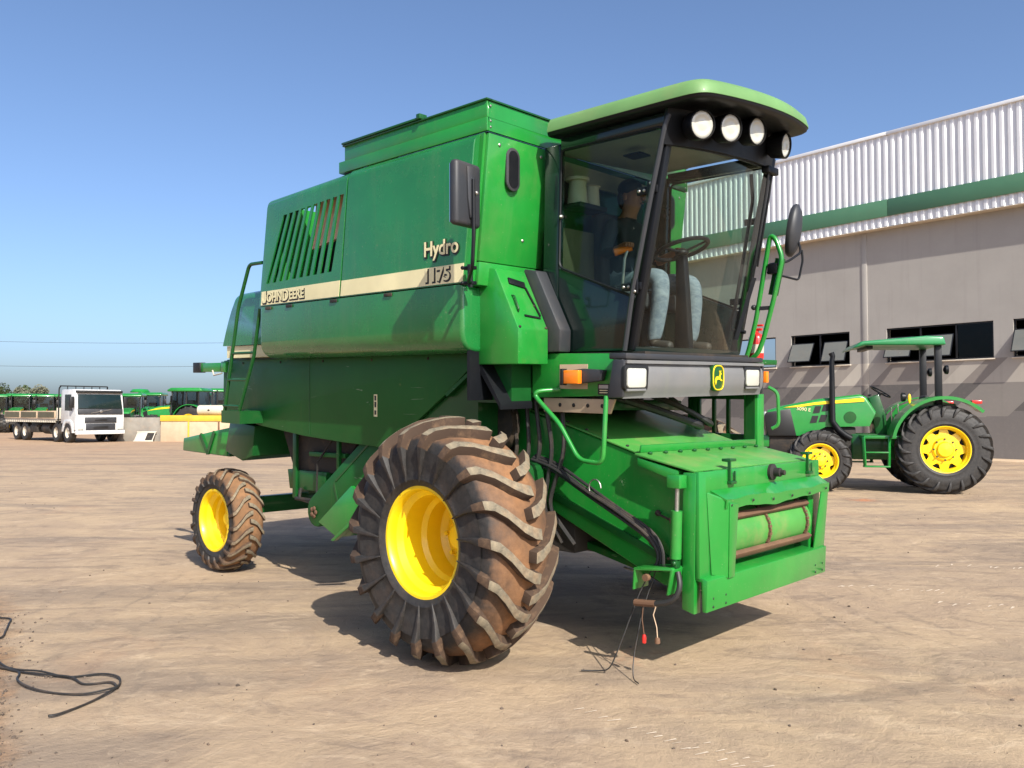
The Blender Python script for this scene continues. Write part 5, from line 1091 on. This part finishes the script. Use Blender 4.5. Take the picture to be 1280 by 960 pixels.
# ================================================================== PARKED CAB TRACTORS
def cab_tractor(name, label, loc, rz, s=1.0, big=False):
    t = thing(name, label, 'tractor', loc, rz, 'green tractors parked behind the truck and bin'); t.scale = (s, s, s)
    hp = [(3.0, .95), (3.05, 1.35), (2.9, 1.55), (2.2, 1.74), (1.3, 1.82), (1.3, .95)]
    MB().prism(hp, 'y', -.36, .36).build('hood', 'green_far', t, [(.08, 3, lambda m, d: abs(m.y) > .3 and m.z > 1.3)])
    MB().prism([(2.96, .93), (3.10, 1.38), (2.85, 1.50), (2.70, .93)], 'y', -.365, .365).build('grille', 'inkblack', t)
    for sd in (-1, 1):
        MB().prism([(2.85, 1.47), (2.2, 1.64), (1.35, 1.72), (1.35, 1.63), (2.2, 1.56)], 'y', *sorted((sd * .362, sd * .372))).build('hood_stripe', 'yellow', t)
        for x, r, w_ in ((0, .86, .46), (2.3, .62, .36)):
            ty = MB().lathe([(r * .5, -w_ / 2), (r * .8, -w_ * .55), (r * .97, -w_ * .48), (r, 0), (r * .97, w_ * .48), (r * .8, w_ * .55), (r * .5, w_ / 2)], n=28, caps=False).build('tyre', 'rubberhose', t, loc=(x, sd * .80, r))
            MB().lathe([(r * .52, sd * (w_ / 2 + .01)), (r * .46, sd * (w_ / 2 - .02)), (r * .42, sd * (w_ / 2 - .10)), (r * .2, sd * (w_ / 2 - .12)), (r * .15, sd * (w_ / 2 - .04)), (.001, sd * (w_ / 2 - .03))], n=24, caps=False).build('rim', 'yellow', ty)
            tb_ = MB()
            for k in range(16):
                a = 2 * math.pi * k / 16
                for q in (-1, 1):
                    tb_.cbox((r * 1.0 * math.cos(a + q * .1), q * w_ * .25, r * 1.0 * math.sin(a + q * .1)), (.06, w_ * .5, .08), (0, -a - q * .1, q * .5))
            tb_.build('tread', 'rubberhose', ty)
        fm = MB().grid(lambda u, v: (1.0 * math.cos(R(20) + R(135) * u), sd * (.5 + .55 * v), .86 + 1.0 * math.sin(R(20) + R(135) * u)), 12, 1); fm.build('fender', 'green_far', t, solid=.04)
        for x, xt in ((1.25, 1.15), (.35, .30), (-.45, -.40)): MB().beam((x, sd * .70, 1.2), (xt, sd * .66, 2.62), .07, .07).build('cab_post', 'inkblack', t)
        MB().box(-.42, 1.18, *sorted((sd * .685, sd * .69)), 1.35, 2.6).build('side_glass', 'glass_far', t)
        MB().ell((1.2, sd * .6, 2.55), (.05, .09, .06), 8, 6).build('cab_light', 'lens', t)
        MB().box(1.05, 1.1, *sorted((sd * .86, sd * 1.06)), 2.0, 2.35).build('mirror', 'inkblack', t, .02)
    MB().box(1.16, 1.17, -.66, .66, 1.5, 2.6).build('windscreen', 'glass_far', t); MB().box(-.45, -.44, -.66, .66, 1.4, 2.6).build('rear_glass', 'glass_far', t)
    MB().prism([(1.42, 2.60), (1.42, 2.70), (1.2, 2.82), (-.5, 2.82), (-.66, 2.70), (-.66, 2.60)], 'y', -.80, .80).build('roof', 'green_far', t, [(.06, 3, None)])
    MB().box(-.5, 1.3, -.66, .66, .8, 1.35).build('cab_base', 'inkblack', t, .03); MB().box(.15, .55, -.25, .25, 1.3, 2.1).build('seat', 'seat', t, .05)
    MB().box(-.3, 3.0, -.25, .25, .6, .98).build('chassis', 'dirtymetal', t); MB().lathe([(.10, -.8), (.10, .8)], (0, 0, .86), n=10).build('axle', 'inkblack', t)
    MB().tube([(1.4, -.42, 1.2), (1.4, -.42, 2.7)], .05, 10).build('exhaust', 'inkblack', t)
    return t
def at(px, d): return ((px - 640) / 1020. * d, d, 0)
cab_tractor('cab_tractor', 'green cab tractor at the far left end of the row behind the truck bed', at(-4, 61), R(-62), 1.0)
cab_tractor('cab_tractor', 'green cab tractor behind the rear end of the tan truck bed', at(28, 62), R(-70), 1.02)
cab_tractor('cab_tractor', 'green cab tractor standing behind the middle of the tan truck bed', at(56, 63), R(-66), 1.02)
cab_tractor('cab_tractor', 'green cab tractor hidden mostly behind the white truck cab', at(84, 64), R(-68), 1.02)
cab_tractor('cab_tractor', 'green cab tractor with rounded bonnet directly behind the grey concrete wall', at(166, 56), R(-75), .98)
cab_tractor('cab_tractor', 'small green cab tractor behind the joint of concrete wall and bin', at(193, 62), R(-80), 1.05)
cab_tractor('cab_tractor', 'large green tractor with yellow bonnet stripe seen side-on behind the steel bin', at(246, 52), R(176), 1.08)
cab_tractor('cab_tractor', 'green cab tractor partly hidden behind the rear of the combine', at(275, 56), R(-60), 1.1)
# umbrella-like canopy tractor far behind: an open tractor with high canopy
cp = thing('canopy_tractor', 'distant tractor with a small round green canopy on a single dark mast', 'tractor', at(175, 62), R(-80))
MB().prism([(2.6, .9), (2.6, 1.4), (1.0, 1.7), (1.0, .9)], 'y', -.35, .35).build('hood', 'green_far', cp, .05); MB().tube([(0, 0, .6), (0, 0, 3.15)], .07, 8).build('mast', 'inkblack', cp)
MB().lathe([(.05, 3.28), (.55, 3.22), (.70, 3.05), (.68, 2.98), (.05, 2.98)], (0, 0, 0), 'z', 16).build('canopy', 'green_far', cp)
for x, r in ((0, .8), (2.0, .55)):
    for sd in (-1, 1): MB().lathe([(r * .5, -.2), (r, -.18), (r, .18), (r * .5, .2)], n=20).build('tyre', 'rubberhose', cp, loc=(x, sd * .75, r))
MB().box(-.4, 1.1, -.4, .4, .7, 1.2).build('seat_deck', 'green_far', cp, .05)

# ================================================================== TREES, POWER LINE
def tree(label, loc, h, rad, mat, seed):
    rnd = random.Random(seed); t = thing('tree', label, 'tree', loc, rnd.random() * 6, 'trees far behind the tractors')
    tm_ = MB().tube([(0, 0, -.2), (.1, .05, h * .3), (.0, .1, h * .6)], [.22, .17, .10], 8)
    blobs = []
    for k in range(9):
        a = rnd.random() * 6.28; r_ = rad * (.2 + .6 * rnd.random()); z = h * (.5 + .4 * rnd.random()); c = V((r_ * math.cos(a), r_ * math.sin(a), z)); blobs.append((c, rad * (.22 + .25 * rnd.random())))
        tm_.tube([(0, .05, h * .35), tuple(c * .6 + V((0, 0, h * .15))), tuple(c)], [.09, .06, .02], 5)
    tm_.build('trunk', 'treebark', t)
    vs = []; fs = []
    for c, br in blobs:
        for k in range(420):
            d = V((rnd.gauss(0, 1), rnd.gauss(0, 1), rnd.gauss(0, .8))).normalized() * br * rnd.random() ** .4; p = c + d
            s_ = .10 + .10 * rnd.random(); u_ = V((rnd.gauss(0, 1), rnd.gauss(0, 1), rnd.gauss(0, 1))).normalized(); v_ = u_.orthogonal().normalized(); n0 = len(vs)
            vs += [p - u_ * s_, p + v_ * s_ * .5, p + u_ * s_, p - v_ * s_ * .5]; fs.append((n0, n0 + 1, n0 + 2, n0 + 3))
    me = bpy.data.meshes.new('crown'); me.from_pydata([tuple(v) for v in vs], [], fs); link('crown', me, mat, t)
TL = 'dry open-crowned tree on the skyline behind the row of tractors'
for i, (px, d, h, r_) in enumerate(((-6, 92, 5.0, 2.4), (12, 95, 4.8, 2.2), (26, 98, 4.3, 2.0), (40, 94, 4.4, 1.8), (300, 96, 3.2, 1.8))):
    tree(TL if px < 100 else 'low green tree on the skyline beyond the rear of the combine', at(px, d), h, r_, 'leaf' if i % 2 else 'leaf2', i)
for (px, d, h) in ((158, 100, 3.2), (220, 104, 3.0)): tree('small bushy tree on the skyline above the ' + ('grey concrete wall' if px < 200 else 'yellow-rimmed bin'), at(px, d), h, 1.6, 'leaf2', px)
pl = thing('power_line', 'pair of thin overhead wires strung across the sky behind the truck', 'power line', (0, 90, 0))
for (x, zz) in ((-66, (9.5, 6.6)), (-20, (9.3, 6.7))):
    MB().tube([(x, 0, -.3), (x, 0, 10.2)], [.16, .11], 10).build('pole', 'concrete', pl); MB().box(x - .05, x + .05, -.9, .9, 9.2, 9.32).build('cross_arm', 'treebark', pl)
for q in (0, 1):
    za, zb = (9.5, 9.3) if q == 0 else (6.75, 6.8)
    MB().tube([(-66 + 46 * k / 16, 0, za + (zb - za) * k / 16 - .35 * (1 - (k / 8 - 1) ** 2)) for k in range(17)], .016, 5).build('wire', 'dirtymetal', pl)

# ================================================================== THINGS ON THE GROUND
def catm(pts, n=8):
    P_ = [V(p) for p in pts]; out = []
    for i in range(len(P_) - 1):
        a, b, c, d = P_[max(i - 1, 0)], P_[i], P_[i + 1], P_[min(i + 2, len(P_) - 1)]
        for k in range(n):
            t = k / n; out.append(.5 * ((2 * b) + (c - a) * t + (2 * a - 5 * b + 4 * c - d) * t * t + (3 * b - a - 3 * c + d) * t ** 3))
    out.append(P_[-1]); return out
Zc = .009
cables = thing('cable_coil', 'loose black cable lying doubled on the ground with its ends splayed out', 'cable', (-2.9, 4.9, 0))
def cable(pts, nm='strand', parent=cables):
    MB().tube(catm([(x + 2.9, y - 4.9, Zc + (.006 * math.sin(i * 2.1) + .006)) for i, (x, y) in enumerate(pts)]), .0065, 6).build(nm, 'rubberhose', parent)
cable([(-3.7, 5.62), (-3.42, 5.40), (-3.20, 5.20), (-3.06, 5.11), (-2.898, 5.065), (-2.685, 4.99), (-2.50, 5.03), (-2.36, 4.95), (-2.30, 4.83), (-2.31, 4.76)])
cable([(-3.7, 5.55), (-3.40, 5.32), (-3.15, 5.14), (-2.90, 5.03), (-2.66, 4.96), (-2.52, 4.86), (-2.38, 4.88), (-2.30, 4.80)])
cable([(-3.72, 5.5), (-3.3, 5.2), (-3.05, 5.09), (-2.95, 4.92), (-2.80, 4.78), (-2.62, 4.71), (-2.42, 4.68), (-2.30, 4.76), (-2.29, 4.80)])
cable([(-2.30, 4.82), (-2.29, 4.72), (-2.33, 4.56), (-2.39, 4.38), (-2.43, 4.33)])
cb2 = thing('cable_loop', 'short loop of black cable on the ground at the edge of the rough soil', 'cable', (-3.8, 6.1, 0))
MB().tube(catm([(x + 3.8, y - 6.1, .013) for (x, y) in ((-4.4, 6.5), (-4.05, 6.40), (-3.88, 6.36), (-3.80, 6.22), (-3.70, 6.02), (-3.62, 5.84), (-3.66, 5.72), (-3.9, 5.6))]), .0065, 6).build('strand', 'rubberhose', cb2)
# loose stones
rs = random.Random(11); sv = []; sf = []
ico = [(0, 0, 1)] + [(.89 * math.cos(a), .89 * math.sin(a), .45) for a in [k * 1.2566 for k in range(5)]] + [(.89 * math.cos(a), .89 * math.sin(a), -.45) for a in [k * 1.2566 + .63 for k in range(5)]] + [(0, 0, -1)]
icf = [(0, 1 + k, 1 + (k + 1) % 5) for k in range(5)] + [(1 + k, 6 + k, 1 + (k + 1) % 5) for k in range(5)] + [(6 + k, 6 + (k + 1) % 5, 1 + (k + 1) % 5) for k in range(5)] + [(11, 6 + (k + 1) % 5, 6 + k) for k in range(5)]
def stone(x, y, s_):
    n0 = len(sv); a = rs.random() * 6; q = (1, .6 + .4 * rs.random(), .5 + .3 * rs.random())
    for p in ico:
        k = .75 + .5 * rs.random(); u, v_ = p[0] * q[0] * k, p[1] * q[1] * k
        sv.append((x + s_ * (u * math.cos(a) - v_ * math.sin(a)), y + s_ * (u * math.sin(a) + v_ * math.cos(a)), s_ * (p[2] * q[2] * k + .3)))
    for f in icf: sf.append(tuple(i + n0 for i in f))
for k in range(900):
    d = 2.6 + 16 * rs.random() ** 2; stone((rs.random() * 1.5 - .75) * d, d, .003 + .012 * rs.random() ** 4)
for k in range(1100):
    d = 3.2 + 3.4 * rs.random(); stone(-.607 * d - .02 + .30 * rs.gauss(0, 1) * .4 - .35 * rs.random() ** 2, d, .002 + .011 * rs.random() ** 4)
me = bpy.data.meshes.new('loose_stones'); me.from_pydata(sv, [], sf); so = link('loose_stones', me, paint('stone', srgb(92, 80, 70), .9, .3, 0, 0, .6)); tag(so, 'scattered small stones and grit on the packed ground', 'stones', kind='stuff')

# chalky prints of lugged tyres on the ground
tp = []; tf = []
def prints(p0, p1, n, ln, wd, ang, jit):
    p0 = V(p0); p1 = V(p1); d = (p1 - p0).normalized()
    for k in range(n):
        if rs.random() < .12: continue
        c = p0 + (p1 - p0) * (k / (n - 1.)) + V((rs.gauss(0, jit), rs.gauss(0, jit))); a = math.atan2(d.y, d.x) + ang + rs.gauss(0, .08); l_ = ln * (.6 + .6 * rs.random()); w_ = wd * (.5 + .7 * rs.random())
        u = V((math.cos(a), math.sin(a))); v_ = V((-u.y, u.x)); n0 = len(tp)
        tp.extend([(*(c - u * l_ - v_ * w_ * .4), .004), (*(c + u * l_ - v_ * w_), .004), (*(c + u * l_ + v_ * w_), .004), (*(c - u * l_ + v_ * w_ * .4), .004)]); tf.append((n0, n0 + 1, n0 + 2, n0 + 3))
prints((.32, 4.55), (1.05, 3.75), 22, .035, .006, R(70), .012); prints((.95, 4.0), (1.55, 3.35), 14, .03, .005, R(70), .015)
prints((3.6, 6.9), (5.6, 6.4), 20, .05, .012, R(60), .03); prints((2.9, 7.6), (3.9, 7.3), 14, .05, .010, R(55), .05); prints((4.4, 8.6), (6.2, 8.2), 22, .06, .012, R(60), .05)
me = bpy.data.meshes.new('tyre_prints'); me.from_pydata(tp, [], tf); o = link('tyre_prints', me, paint('chalky_dust', srgb(206, 188, 166), .9, .4, 0, 0, .2)); tag(o, 'pale dusty lug prints left by tyres on the packed ground', 'tyre prints', kind='stuff')
